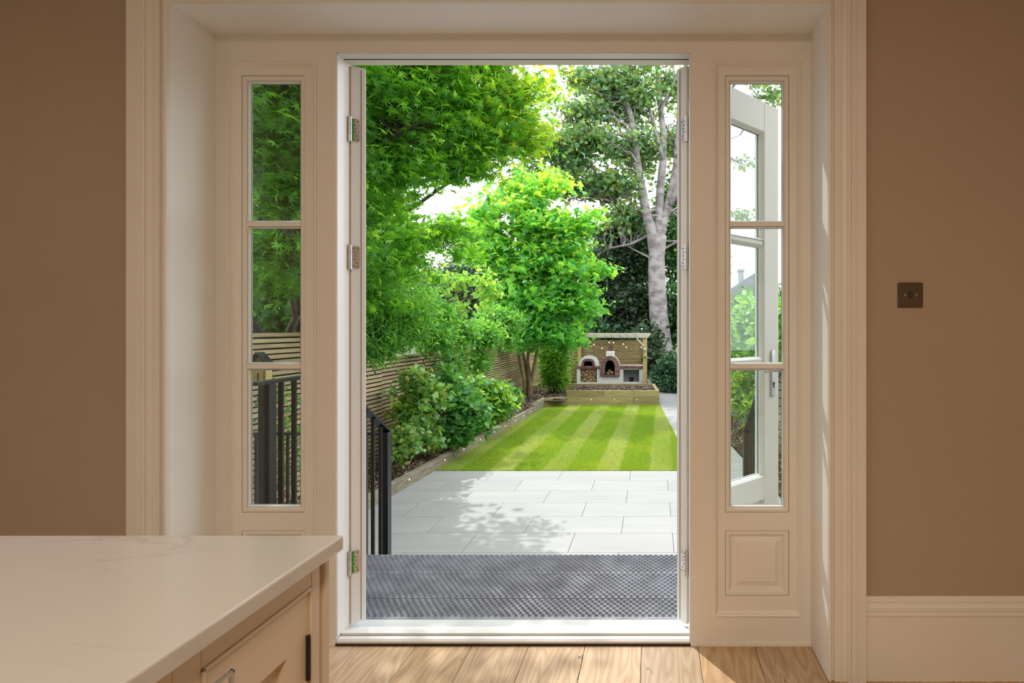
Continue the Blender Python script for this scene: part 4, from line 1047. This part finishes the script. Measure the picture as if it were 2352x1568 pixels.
# ================================================================== PLANTS
# --- Japanese maple over the left fence
mp_ = empty('japanese_maple', (-5.3, 8.4, G), 'large bright green Japanese maple arching over the left fence', 'tree')
mb = MB()
limbs = [[(-5.3, 8.4, G), (-5.2, 8.3, .6), (-5.0, 8.0, 2.0)], [(-5.0, 8.0, 2.0), (-4.4, 7.6, 3.0), P(1060, 240, 7.6), P(1190, 195, 7.8)], [(-5.0, 8.0, 2.0), (-4.6, 6.6, 3.0), P(900, 80, 6.6)],
         [(-5.1, 8.1, 1.2), (-4.4, 7.8, 2.2), P(1000, 440, 8.2), P(1100, 380, 8.4)], [(-5.1, 8.2, 1.2), P(860, 560, 8.0), P(960, 540, 8.4)], [(-5.0, 8.0, 2.0), P(840, 345, 6.4), P(930, 290, 6.4)], [(-5.0, 8.0, 2.0), (-4.8, 5.6, 2.8), (-3.0, 4.8, 4.2), (-1.9, 4.2, 4.6)],
         [(-5.2, 8.2, .9), (-5.0, 6.6, 1.6), P(640, 360, 5.9)], [(-5.2, 8.2, .7), P(640, 560, 6.6), P(670, 600, 6.0)]]
src = []
for l in limbs:
    pts = []
    for a, b in zip(l[:-1], l[1:]): pts += wobble(a, b, 4, .12)[:-1]
    pts.append(Vector(l[-1])); r0 = .11 if l is limbs[0] else .045
    mb.tube(pts, [r0 * (1 - .75 * k / len(pts)) for k in range(len(pts))], 8); src += pts
ells = [(905, 230, 6.4, 120, 100, .8), (900, 380, 6.8, 110, 80, .8), (1050, 250, 7.2, 120, 110, .8), (1050, 380, 7.6, 100, 60, .7), (1160, 215, 7.8, 90, 55, .6), (1235, 190, 7.9, 48, 28, .4, .7), (1165, 320, 7.9, 85, 70, .6), (1235, 300, 8.0, 36, 40, .4, .6),
        (870, 470, 7.0, 70, 45, .7), (940, 550, 8.2, 100, 42, .7, 1), (1035, 530, 8.6, 65, 28, .5, 1.2), (1070, 580, 9.2, 55, 24, .5, .9), (870, 600, 7.8, 80, 70, .7, 1.2), (900, 90, 6.4, 200, 90, .8), (1080, 110, 7.4, 150, 70, .8, .9), (860, 700, 8.2, 50, 50, .5)]
pts, cen = clump_pts(ells, 18800, sub=.17, per=24, shell=.3, flat=.40)
pal = [(.10, .30, .03), (.07, .24, .03), (.16, .40, .04), (.06, .21, .035), (.12, .34, .03)]
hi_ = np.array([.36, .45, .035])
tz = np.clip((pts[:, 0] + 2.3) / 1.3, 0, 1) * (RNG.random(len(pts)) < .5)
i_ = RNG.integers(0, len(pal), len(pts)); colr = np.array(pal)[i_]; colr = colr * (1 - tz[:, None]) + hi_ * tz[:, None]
scatter('foliage', pts, T_MAPLE, .098, colr, M['leaf'], mp_, up=.62)
twigs(mb, cen, src, .014, 420, .35)
ells2 = [(640, 300, 5.2, 75, 110, .6), (640, 430, 5.4, 70, 80, .6), (640, 580, 6.0, 80, 60, .5), (620, 660, 6.6, 60, 50, .4), (640, 210, 5.4, 90, 70, .6), (760, 330, 5.8, 90, 150, .6), (770, 560, 6.6, 80, 120, .5), (640, 80, 5.2, 120, 90, .6)]
pts2, cen2 = clump_pts(ells2, 7500, sub=.13, per=30, shell=.3, flat=.45)
scatter('foliage', pts2, T_MAPLE, .088, [(.055, .19, .03), (.04, .15, .03), (.09, .27, .03), (.05, .17, .03)], M['leaf'], mp_, up=.6)
twigs(mb, cen2, src, .013, 160, .3)
# overhead boughs that reach towards the house (shade on the steps and threshold)
e3 = [(0, 0, 0, 0, 0, 0)]
def ball(c, r, n, sub=.16, per=30, flat=.45):
    q = RNG.normal(size=(n, 3)); q /= np.linalg.norm(q, axis=1)[:, None]; q = np.array(c) + q * np.array(r) * (RNG.random(n) ** .5)[:, None]
    return (q[:, None] + RNG.normal(size=(n, per, 3)) * sub * np.array([1, 1, flat])).reshape(-1, 3), q
P3, C3 = [], []
for c, r, n in [((-5.7, 9.5, 2.9), (1.3, 2.2, 1.1), 170), ((-6.0, 8.9, 4.1), (1.3, 2.0, .8), 120), ((-5.2, 6.2, 3.6), (1.4, 1.6, 1.0), 110), ((-3.3, 5.0, 4.6), (1.3, 1.0, .5), 60), ((-2.2, 4.1, 4.75), (.9, .7, .28), 26), ((-1.55, 3.75, 4.7), (.55, .4, .2), 7), ((-5.2, 10.8, 2.2), (.8, 1.5, .7), 80)]:
    a, b = ball(c, r, n); P3.append(a); C3.append(b)
pts3 = np.concatenate(P3); cen3 = np.concatenate(C3)
keep = pts3[:, 2] > 1.2; pts3 = pts3[keep]
scatter('foliage', pts3, T_MAPLE, .082, pal, M['leaf'], mp_, up=.62)
twigs(mb, cen3, src, .014, 180, .3)
mb.build('trunk_and_branches', M['bark_dark'], mp_, smooth=True)

# --- narrow-leaved drooping shrub below the maple
ds = empty('drooping_shrub', (-5.2, 8.9, G), 'drooping narrow-leaved shrub spilling over the fence below the maple', 'shrub')
ell = [(880, 740, 8.6, 62, 75, .5), (850, 690, 8.4, 50, 60, .5), (930, 735, 9.0, 50, 62, .5), (880, 790, 8.5, 40, 30, .3), (955, 715, 9.4, 30, 40, .4), (840, 785, 8.2, 26, 34, .25)]
pts, cen = clump_pts(ell, 15000, sub=.10, per=34, shell=.4, flat=1.2)
scatter('foliage', pts, T_NARROW, .095, [(.06, .20, .04), (.10, .28, .05), (.04, .15, .045), (.13, .34, .04)], M['leaf'], ds, up=.3, droop=-1.2)
mb = MB(); s0 = Vector((-5.2, 8.9, G)); mb.tube(wobble(s0, (-4.9, 8.9, 1.0), 6, .2), [.05 - .004 * k for k in range(7)], 6)
twigs(mb, cen, [(-5.0, 8.9, .2), (-4.95, 8.9, .6), (-4.9, 8.9, 1.0)], .014, 80, .3, .1)
mb.build('stems', M['bark_dark'], ds, smooth=True)

# --- creeper on the fence tops
def creeper(name, label, ell, n, tmpl, size, cols, base, m='leaf', sub=.13, up=.4, droop=-.8, cat='climber'):
    r = empty(name, base, label, cat)
    pts, cen = clump_pts(ell, n, sub=sub, per=26, shell=.4, flat=.9)
    pts[:, 1] = np.maximum(pts[:, 1], 3.8)
    scatter('foliage', pts, tmpl, size, cols, M[m], r, up=up, droop=droop)
    mb = MB(); top = Vector(cen.mean(axis=0)); mb.tube(wobble(base, top, 7, .25), [.028 - .002 * k for k in range(8)], 6)
    twigs(mb, cen, wobble(base, top, 7, .25)[2:], .010, 90, .5, .05)
    mb.build('stems', M['bark_tan'], r, smooth=True)
    return r
lt_ = [(.10, .29, .06), (.08, .24, .05), (.14, .34, .05), (.06, .19, .06), (.12, .31, .09)]
creeper('fence_creeper', 'dense light green creeper covering the fence top beside the drooping shrub', [(990, 765, 11.0, 40, 24, .3), (1010, 728, 11.6, 40, 26, .4), (1050, 762, 12.4, 50, 20, .3), (965, 700, 10.6, 30, 30, .35)], 6500, T_OVAL, .085, lt_, (fen(11) - .15, 11.0, G + .1))
creeper('fence_creeper', 'trailing light green creeper over the fence top near the multi-stemmed tree', [(1110, 768, 13.8, 45, 20, .3), (1155, 770, 15.2, 36, 24, .3), (1100, 820, 13.7, 12, 50, .05, .5), (1040, 835, 12.2, 10, 60, .05, .5), (1150, 735, 15, 40, 30, .4)], 8000, T_OVAL, .085, lt_, (fen(14) - .15, 14.2, G + .1))
creeper('weeping_climber', 'loose weeping sprays of oval leaves above the creeper on the fence', [(1010, 640, 11.8, 60, 22, .3), (1075, 640, 12.4, 60, 18, .3), (960, 640, 11.2, 30, 20, .3), (1120, 665, 13.0, 50, 25, .3), (1060, 700, 12.6, 60, 16, .3)], 800, T_OVAL, .11, [(.15, .33, .08), (.11, .27, .07), (.20, .38, .08)], (fen(12) - .2, 12.2, G + .1), sub=.11, up=.2, droop=-1.4)

# --- hazel and shrubs in the bark bed
def bed_shrub(label, px, base_d, ell, n, tmpl, size, cols, nst=7, m='leaf_gloss'):
    bx = P(px, 0, base_d)[0]
    r = empty('bed_shrub', (bx, base_d, zb_(base_d)), label, 'shrub')
    pts, cen = clump_pts(ell, n, sub=.10, per=18, shell=.45, flat=.9)
    keep = (pts[:, 2] > zb_(base_d) + .03) & (pts[:, 0] > np.array([fen(a) for a in pts[:, 1]]) + .05)
    scatter('foliage', pts[keep], tmpl, size, cols, M[m], r, up=.5, droop=-.5)
    mb = MB(); srcs = []
    for k in range(nst):
        c = Vector(cen[random.randrange(len(cen))]); w = wobble((bx + random.uniform(-.1, .1), base_d + random.uniform(-.1, .1), zb_(base_d)), c, 6, .25); mb.tube(w, [.012 - .0014 * q for q in range(7)], 5); srcs += w[2:]
    twigs(mb, cen, srcs, .007, 60, .4)
    mb.build('stems', M['bark_tan'], r, smooth=True)
md = [(.07, .23, .06), (.05, .17, .06), (.12, .31, .07), (.10, .28, .05)]
bed_shrub('tall leggy hazel shrub climbing the near left fence', 952, 9.9, [(955, 880, 9.9, 20, 36, .15), (958, 960, 9.8, 32, 50, .2), (990, 910, 10.1, 26, 50, .2), (920, 1000, 9.5, 18, 22, .2), (975, 1010, 9.9, 30, 22, .2), (925, 930, 9.8, 18, 40, .15, .6)], 1500, T_SYC, .105, [(.10, .27, .07), (.07, .20, .06), (.17, .36, .08), (.22, .30, .05)], 9)
bed_shrub('round-leaved dark green hazel shrub beside the leggy one', 1045, 10.9, [(1045, 915, 10.8, 34, 48, .3), (1020, 870, 10.9, 12, 30, .12), (1075, 960, 10.7, 40, 40, .25), (1045, 990, 10.6, 36, 28, .2), (1028, 815, 11, 9, 26, .08, .4)], 3200, T_OVAL, .115, md, 8)
bed_shrub('broad bright-topped hazel shrub before the multi-stemmed tree', 1120, 12.6, [(1110, 900, 12.6, 46, 28, .4), (1125, 925, 12.5, 52, 34, .4), (1165, 910, 13.6, 24, 30, .4), (1080, 930, 12.0, 28, 40, .3)], 4800, T_OVAL, .115, [(.07, .23, .06), (.05, .17, .06), (.12, .31, .07), (.30, .48, .04)], 8)
bed_shrub('low green shrub at the foot of the leggy hazel', 930, 9.2, [(935, 1010, 9.2, 26, 26, .2), (905, 1040, 9.0, 14, 14, .15)], 500, T_OVAL, .09, [(.12, .28, .08), (.09, .22, .06), (.20, .28, .08)], 5)

# --- bare stemmed shrub by the left side window
bs = empty('bare_stemmed_shrub', (-4.4, 7.0, G + .1), 'nearly bare pale-stemmed shrub in front of the fence behind the railing', 'shrub')
mb = MB(); tips = []
for k in range(15):
    tx, tz_ = random.uniform(586, 700), random.uniform(830, 1050); b0 = (-4.4 + random.uniform(-.25, .25), 6.9 + random.uniform(-.2, .2), G + .1)
    w = wobble(b0, P(tx, tz_, random.uniform(6.2, 7.0)), 8, .35); mb.tube(w, [.011 - .001 * q for q in range(9)], 5); tips.append(w[-1])
    for q in (4, 6): e = w[q] + Vector((random.uniform(-.25, .25), random.uniform(-.2, .2), random.uniform(.15, .4))); mb.tube(wobble(w[q], e, 4, .3), [.006, .005, .004, .003, .002], 4); tips.append(e)
mb.build('stems', M['twig'], bs, smooth=True)
tp = np.concatenate([np.array(t)[None] + RNG.normal(size=(9, 3)) * .10 for t in tips])
scatter('foliage', tp, T_OVAL, .06, [(.10, .26, .06), (.07, .2, .05)], M['leaf'], bs, up=.4)

# --- multi-stemmed field maple / sycamore
sy = empty('multi_stemmed_tree', (P(1208, 0, 18.2)[0], 18.2, G + .18), 'bright green multi-stemmed tree at the left end of the lawn', 'tree')
mb = MB(); src = []
def at(px, py, d): return Vector(P(px, py, d))
base = at(1208, 915, 18.2); base.z = G + .15
stems = [[(1203, 915), (1205, 880), (1196, 840), (1186, 790), (1170, 720), (1160, 620), (1148, 500)], [(1209, 915), (1212, 870), (1203, 820), (1194, 780), (1188, 700), (1192, 600), (1184, 480), (1180, 400)],
         [(1213, 915), (1218, 880), (1212, 830), (1214, 790), (1220, 740), (1228, 650), (1226, 540), (1232, 430)], [(1217, 915), (1222, 870), (1230, 820), (1236, 770), (1248, 700), (1258, 640), (1290, 560)], [(1217, 915), (1222, 870), (1232, 815), (1242, 760), (1262, 710), (1310, 650), (1340, 600)]]
for s in stems:
    p = [at(x, y, 18.2 + random.uniform(-.15, .15)) for x, y in s]; p[0].z = G + .10; p[0].y = 18.2
    q = []
    for a, b in zip(p[:-1], p[1:]): q += [a, a.lerp(b, .5)]
    q.append(p[-1]); mb.tube(q, [.068 * (1 - .80 * k / len(q)) for k in range(len(q))], 8); src += q[6:]
ell = [(1240, 500, 17.6, 90, 75, 1.2), (1180, 600, 17.6, 90, 80, 1.2), (1290, 600, 17.6, 90, 95, 1.2), (1130, 560, 17.8, 60, 60, .9), (1240, 690, 17.4, 100, 70, 1.2), (1165, 700, 17.6, 70, 60, 1.0), (1330, 690, 17.4, 55, 60, .9), (1230, 770, 17.2, 70, 36, .8), (1320, 530, 17.8, 45, 50, .8),
       (1200, 440, 18, 55, 55, .8), (1260, 420, 18, 45, 40, .7), (1300, 770, 17.4, 45, 35, .7, .9), (1385, 615, 17.8, 22, 16, .3, .7), (1115, 490, 18, 38, 60, .6, .9), (1085, 560, 18, 30, 45, .5, .8), (1360, 490, 18, 25, 25, .4, .5)]
pts, cen = clump_pts(ell, 12500, sub=.26, per=26, shell=.35, flat=.40)
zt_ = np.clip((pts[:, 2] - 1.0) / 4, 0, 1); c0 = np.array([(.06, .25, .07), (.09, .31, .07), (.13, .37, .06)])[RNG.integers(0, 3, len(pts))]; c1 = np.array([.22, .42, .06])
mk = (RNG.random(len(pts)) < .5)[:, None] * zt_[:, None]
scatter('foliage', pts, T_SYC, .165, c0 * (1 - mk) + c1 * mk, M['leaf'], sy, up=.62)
twigs(mb, cen, src, .018, 330, .25)
mb.build('trunk_and_branches', M['bark_tan'], sy, smooth=True)

# --- feathery shrub beside the ovens
fs_ = empty('feathery_shrub', (P(1285, 0, 19.4)[0], 19.4, G + .2), 'feathery narrow-leaved shrub between the multi-stemmed tree and the ovens', 'shrub')
ell = [(1280, 825, 19.2, 30, 46, .5), (1262, 850, 19.4, 24, 44, .5), (1300, 790, 19.2, 22, 20, .4), (1285, 865, 19.2, 24, 24, .4), (1255, 800, 19.4, 24, 32, .5), (1325, 790, 19.4, 14, 8, .2, .5)]
pts, cen = clump_pts(ell, 9500, sub=.12, per=30, shell=.35, flat=1.0)
pts = pts[pts[:, 2] > G + .3]
scatter('foliage', pts, T_NARROW, .13, [(.07, .22, .04), (.12, .32, .04), (.20, .42, .04), (.04, .12, .03)], M['leaf'], fs_, up=.2, droop=-.5)
mb = MB(); src = []
for k in range(16):
    w = wobble((P(1283, 0, 19.4)[0] + random.uniform(-.2, .2), 19.4 + random.uniform(-.2, .2), G + .2), cen[random.randrange(len(cen))], 6, .15, .05); mb.tube(w, [.022 - .002 * q for q in range(7)], 5)
mb.build('stems', M['bark_dark'], fs_, smooth=True)

# --- big pale-barked tree behind the ovens
bt = empty('grey_barked_tree', (P(1530, 0, 27)[0], 27, G), 'tall tree with smooth pale grey trunk rising behind the ovens', 'tree')
mb = MB(); src = []
def limb(pts_, r0, r1, d=27.0, d1=None, n=12):
    k = len(pts_); q = []
    P_ = [at(x, y, d + ((d1 if d1 is not None else d) - d) * i / (k - 1)) for i, (x, y) in enumerate(pts_)]
    for a, b in zip(P_[:-1], P_[1:]): q += [a, a.lerp(b, .33), a.lerp(b, .66)]
    q.append(P_[-1]); mb.tube(q, [r0 + (r1 - r0) * i / (len(q) - 1) for i in range(len(q))], n); return q
t0 = limb([(1528, 905), (1522, 800), (1512, 720), (1509, 650), (1508, 590), (1514, 540)], .50, .36)
mb.v = [(x, y, z) for x, y, z in mb.v]
tA = limb([(1505, 590), (1496, 530), (1484, 490), (1476, 440), (1468, 400), (1458, 330), (1450, 270), (1430, 200), (1400, 140), (1370, 60)], .28, .05, 27, 25.5)
tB = limb([(1512, 560), (1513, 500), (1517, 430), (1523, 370), (1524, 310), (1516, 240), (1512, 180), (1505, 120), (1490, 20), (1480, -80)], .24, .05, 27, 27.5)
tC = limb([(1514, 560), (1526, 500), (1540, 450), (1553, 380), (1556, 320), (1562, 240), (1575, 150), (1590, 40), (1600, -60)], .22, .05, 27, 28)
tD = limb([(1523, 365), (1512, 330), (1498, 270), (1480, 220), (1458, 180), (1440, 150), (1415, 90)], .12, .03, 27, 26.4)
tE = limb([(1540, 470), (1570, 400), (1610, 320), (1660, 230), (1720, 150), (1790, 80)], .15, .03, 27, 26)
src += tA[8:] + tB[10:] + tC[8:] + tD[3:] + tE[3:]
for pl in [[(1478, 500), (1450, 485), (1420, 470), (1400, 462)], [(1508, 520), (1470, 480), (1440, 455)], [(1510, 345), (1470, 310), (1430, 290), (1380, 285)], [(1470, 395), (1430, 360), (1390, 335), (1350, 330), (1290, 320)], [(1460, 430), (1410, 445), (1350, 440), (1290, 450)],
           [(1452, 290), (1410, 250), (1370, 210), (1330, 170)], [(1445, 240), (1400, 210), (1350, 160), (1310, 110)], [(1480, 460), (1440, 440), (1390, 420), (1340, 400), (1300, 395)], [(1490, 540), (1450, 560), (1400, 570), (1375, 580)], [(1508, 620), (1490, 590), (1470, 580), (1430, 560)],
           [(1516, 260), (1540, 200), (1560, 170)], [(1550, 360), (1600, 330), (1650, 330), (1700, 310)], [(1600, 300), (1650, 340), (1690, 370), (1725, 368)], [(1640, 270), (1690, 250), (1740, 225)]]:
    q = limb(pl, .085, .02, 27, 27 + random.uniform(-1.5, 1.0), 7); src += q[2:]
ell = [(1400, 200, 26.2, 95, 60, 1.8), (1330, 175, 26, 40, 35, .9, .6), (1450, 230, 26.5, 80, 80, 1.8, .9), (1380, 330, 26.2, 110, 45, 1.8), (1300, 350, 26, 75, 50, 1.3), (1240, 330, 25.5, 60, 40, 1.2), (1300, 430, 26, 70, 45, 1.4), (1400, 420, 26.4, 90, 55, 1.8), (1470, 350, 27.6, 60, 70, 1.6), (1540, 200, 28, 50, 70, 1.8, .7),
       (1540, 330, 29, 40, 50, 1.6), (1340, 265, 26, 80, 35, 1.4), (1220, 400, 25.5, 35, 40, 1, .6), (1450, 90, 26.5, 150, 70, 2, .6), (1440, 500, 27.5, 80, 50, 1.5), (1720, 250, 26, 60, 30, 1, .25), (1780, 215, 26, 26, 22, .6, .8), (1700, 380, 27, 40, 25, 1, .25), (1700, 500, 28, 30, 30, 1, .4), (1740, 180, 26, 60, 20, .8, .25)]
pts, cen = clump_pts(ell, 21000, sub=.36, per=24, shell=.15, flat=.42)
cols = [(.09, .20, .09), (.07, .16, .08), (.12, .25, .09), (.15, .28, .08), (.07, .15, .08), (.20, .26, .07)]
scatter('foliage', pts, T_FAR, .20, cols, M['leaf_dull'], bt, up=.55)
twigs(mb, cen, src, .050, 760, .30, .04, 4)
mb.build('trunk_and_branches', M['bark_pale'], bt, smooth=True)

# --- dark foliage masses behind
def mass(name, label, ell, n, tmpl, size, cols, base, cat='tree', m='leaf_dull', trunk=.16, sub=.3, up=.5, droop=-.3, ntw=80):
    r = empty(name, base, label, cat)
    pts, cen = clump_pts(ell, n, sub=sub, per=34, shell=.35, flat=.7); pts = pts[pts[:, 2] > G + .05]
    scatter('foliage', pts, tmpl, size, cols, M[m], r, up=up, droop=droop)
    mb = MB(); top = Vector(cen.mean(axis=0)); top.z += .3; w = wobble(base, top, 6, .08)
    mb.tube(w, [trunk * (1 - .12 * k) for k in range(7)], 8); twigs(mb, cen, w[2:], trunk * .35, ntw, .3)
    mb.build('trunk_and_branches', M['bark_dark'], r, smooth=True)
dk = [(.026, .060, .034), (.034, .042, .038), (.035, .085, .035), (.018, .03, .022), (.05, .11, .04)]
mass('dark_beech', 'dark purple-green tree behind the pergola and left of the pale trunk', [(1400, 620, 29, 70, 70, 1.6), (1450, 700, 28.5, 60, 60, 1.5), (1390, 710, 29, 50, 50, 1.3), (1470, 600, 29.5, 50, 60, 1.5), (1430, 540, 30, 80, 45, 1.5), (1490, 800, 25.2, 20, 60, .8), (1500, 720, 28.2, 24, 60, 1), (1400, 790, 27, 70, 34, 1.0), (1460, 790, 27, 50, 34, 1.0)], 34000, T_FAR, .20, dk, (P(1440, 0, 29.5)[0], 29.5, G))
mass('dark_tree', 'dark green tree right of the pale grey trunk', [(1560, 560, 30, 40, 110, 1.5), (1548, 720, 29, 26, 90, 1.2), (1610, 620, 30, 50, 80, 1.5), (1600, 740, 28, 50, 60, 1.3), (1550, 450, 31, 36, 50, 1.4)], 17000, T_FAR, .19, [(.03, .10, .04), (.05, .15, .045), (.02, .06, .03), (.08, .22, .05)], (P(1585, 0, 30)[0], 30, G))
mass('dark_conifer', 'dark green conifers beyond the left fence, behind the weeping sprays', [(1010, 690, 24, 60, 55, 1.4), (1075, 680, 24.5, 70, 70, 1.6), (1120, 720, 24, 50, 60, 1.4), (1045, 630, 24.6, 26, 34, .7, .7), (1105, 640, 24.6, 24, 46, .7, .7), (990, 650, 24.6, 20, 40, .6, .6), (1070, 770, 23.6, 90, 30, 1.4)], 24000, T_NARROW, .20, [(.018, .050, .03), (.03, .08, .04), (.012, .03, .022)], (P(1075, 0, 24.6)[0], 24.6, G), up=.1, droop=.9)
mass('background_tree', 'grey-green trees in the gap behind the multi-stemmed tree', [(1200, 760, 27, 60, 60, 1.5), (1290, 740, 27, 60, 60, 1.5), (1350, 760, 26.5, 40, 50, 1.2), (1180, 820, 26, 60, 40, 1.2), (1290, 820, 25.5, 70, 40, 1.2), (1280, 640, 28, 60, 40, 1.4, .5)], 14000, T_FAR, .20, [(.03, .09, .04), (.05, .14, .05), (.02, .05, .03)], (P(1270, 0, 27.2)[0], 27.2, G))
mass('background_tree', 'shaded trees beyond the tall left fence, seen through the left side window', [(600, 640, 10.5, 90, 110, 1.0), (640, 420, 10.5, 120, 150, 1.2), (780, 500, 11, 120, 220, 1.2), (860, 620, 12, 80, 140, 1.0), (610, 748, 9.6, 100, 34, .6, 1.5), (690, 740, 9.6, 60, 40, .6, 1.5), (600, 240, 9.5, 120, 140, 1.0), (880, 300, 10.5, 90, 120, 1.2, .4)], 13000, T_SYC, .13, [(.04, .14, .035), (.06, .19, .04), (.03, .09, .03)], (-7.2, 10.6, G), m='leaf')
# --- clipped laurel at the end of the path
mass('laurel_bush', 'rounded dark laurel bush at the far end of the path', [(1542, 850, 22.0, 36, 36, .7), (1522, 870, 21.8, 18, 22, .5), (1560, 880, 21.6, 40, 26, .7), (1590, 845, 22.5, 40, 40, .8)], 13000, T_OVAL, .105, [(.025, .075, .04), (.04, .11, .06), (.06, .16, .08), (.02, .05, .03)], (P(1550, 0, 22.2)[0], 22.2, G), 'shrub', 'leaf_gloss', .05, sub=.14, up=.3)
mass('far_tree', 'dark tree beyond the right fence, right of the pale trunk', [(1700, 700, 40, 60, 40, 2.5, .6), (1850, 690, 38, 90, 50, 2.5), (2050, 690, 36, 120, 60, 2.5)], 7000, T_FAR, .30, [(.04, .11, .05), (.06, .16, .06)], (17.0, 38.0, G))
# --- laurel above the right fence, seen through the door glass
mass('laurel_hedge', 'glossy bright laurel hedge growing over the right wide-board fence', [(1700, 770, 14.6, 60, 50, .8), (1740, 740, 12.5, 50, 60, .8), (1690, 830, 14.0, 30, 30, .3, .6), (1790, 760, 11.0, 60, 80, .8), (1660, 780, 17.0, 40, 40, .8), (1630, 790, 20.0, 30, 36, .8), (1880, 760, 8.6, 90, 90, .7)], 9000, T_OVAL, .15, [(.14, .36, .05), (.09, .26, .05), (.22, .46, .06), (.05, .15, .04)], (2.9, 14.5, G), 'hedge', 'leaf_gloss', .06, sub=.20, up=.35)
mass('climbing_shrub', 'sparse shrub hanging in front of the right wide-board fence', [(1690, 900, 13.2, 30, 60, .12), (1712, 860, 12.4, 26, 40, .12), (1735, 930, 11.4, 24, 40, .12)], 1100, T_OVAL, .10, [(.14, .34, .06), (.24, .34, .08), (.08, .2, .05)], (2.2, 12.6, G + .04), 'shrub', 'leaf', .02, sub=.14, ntw=30)
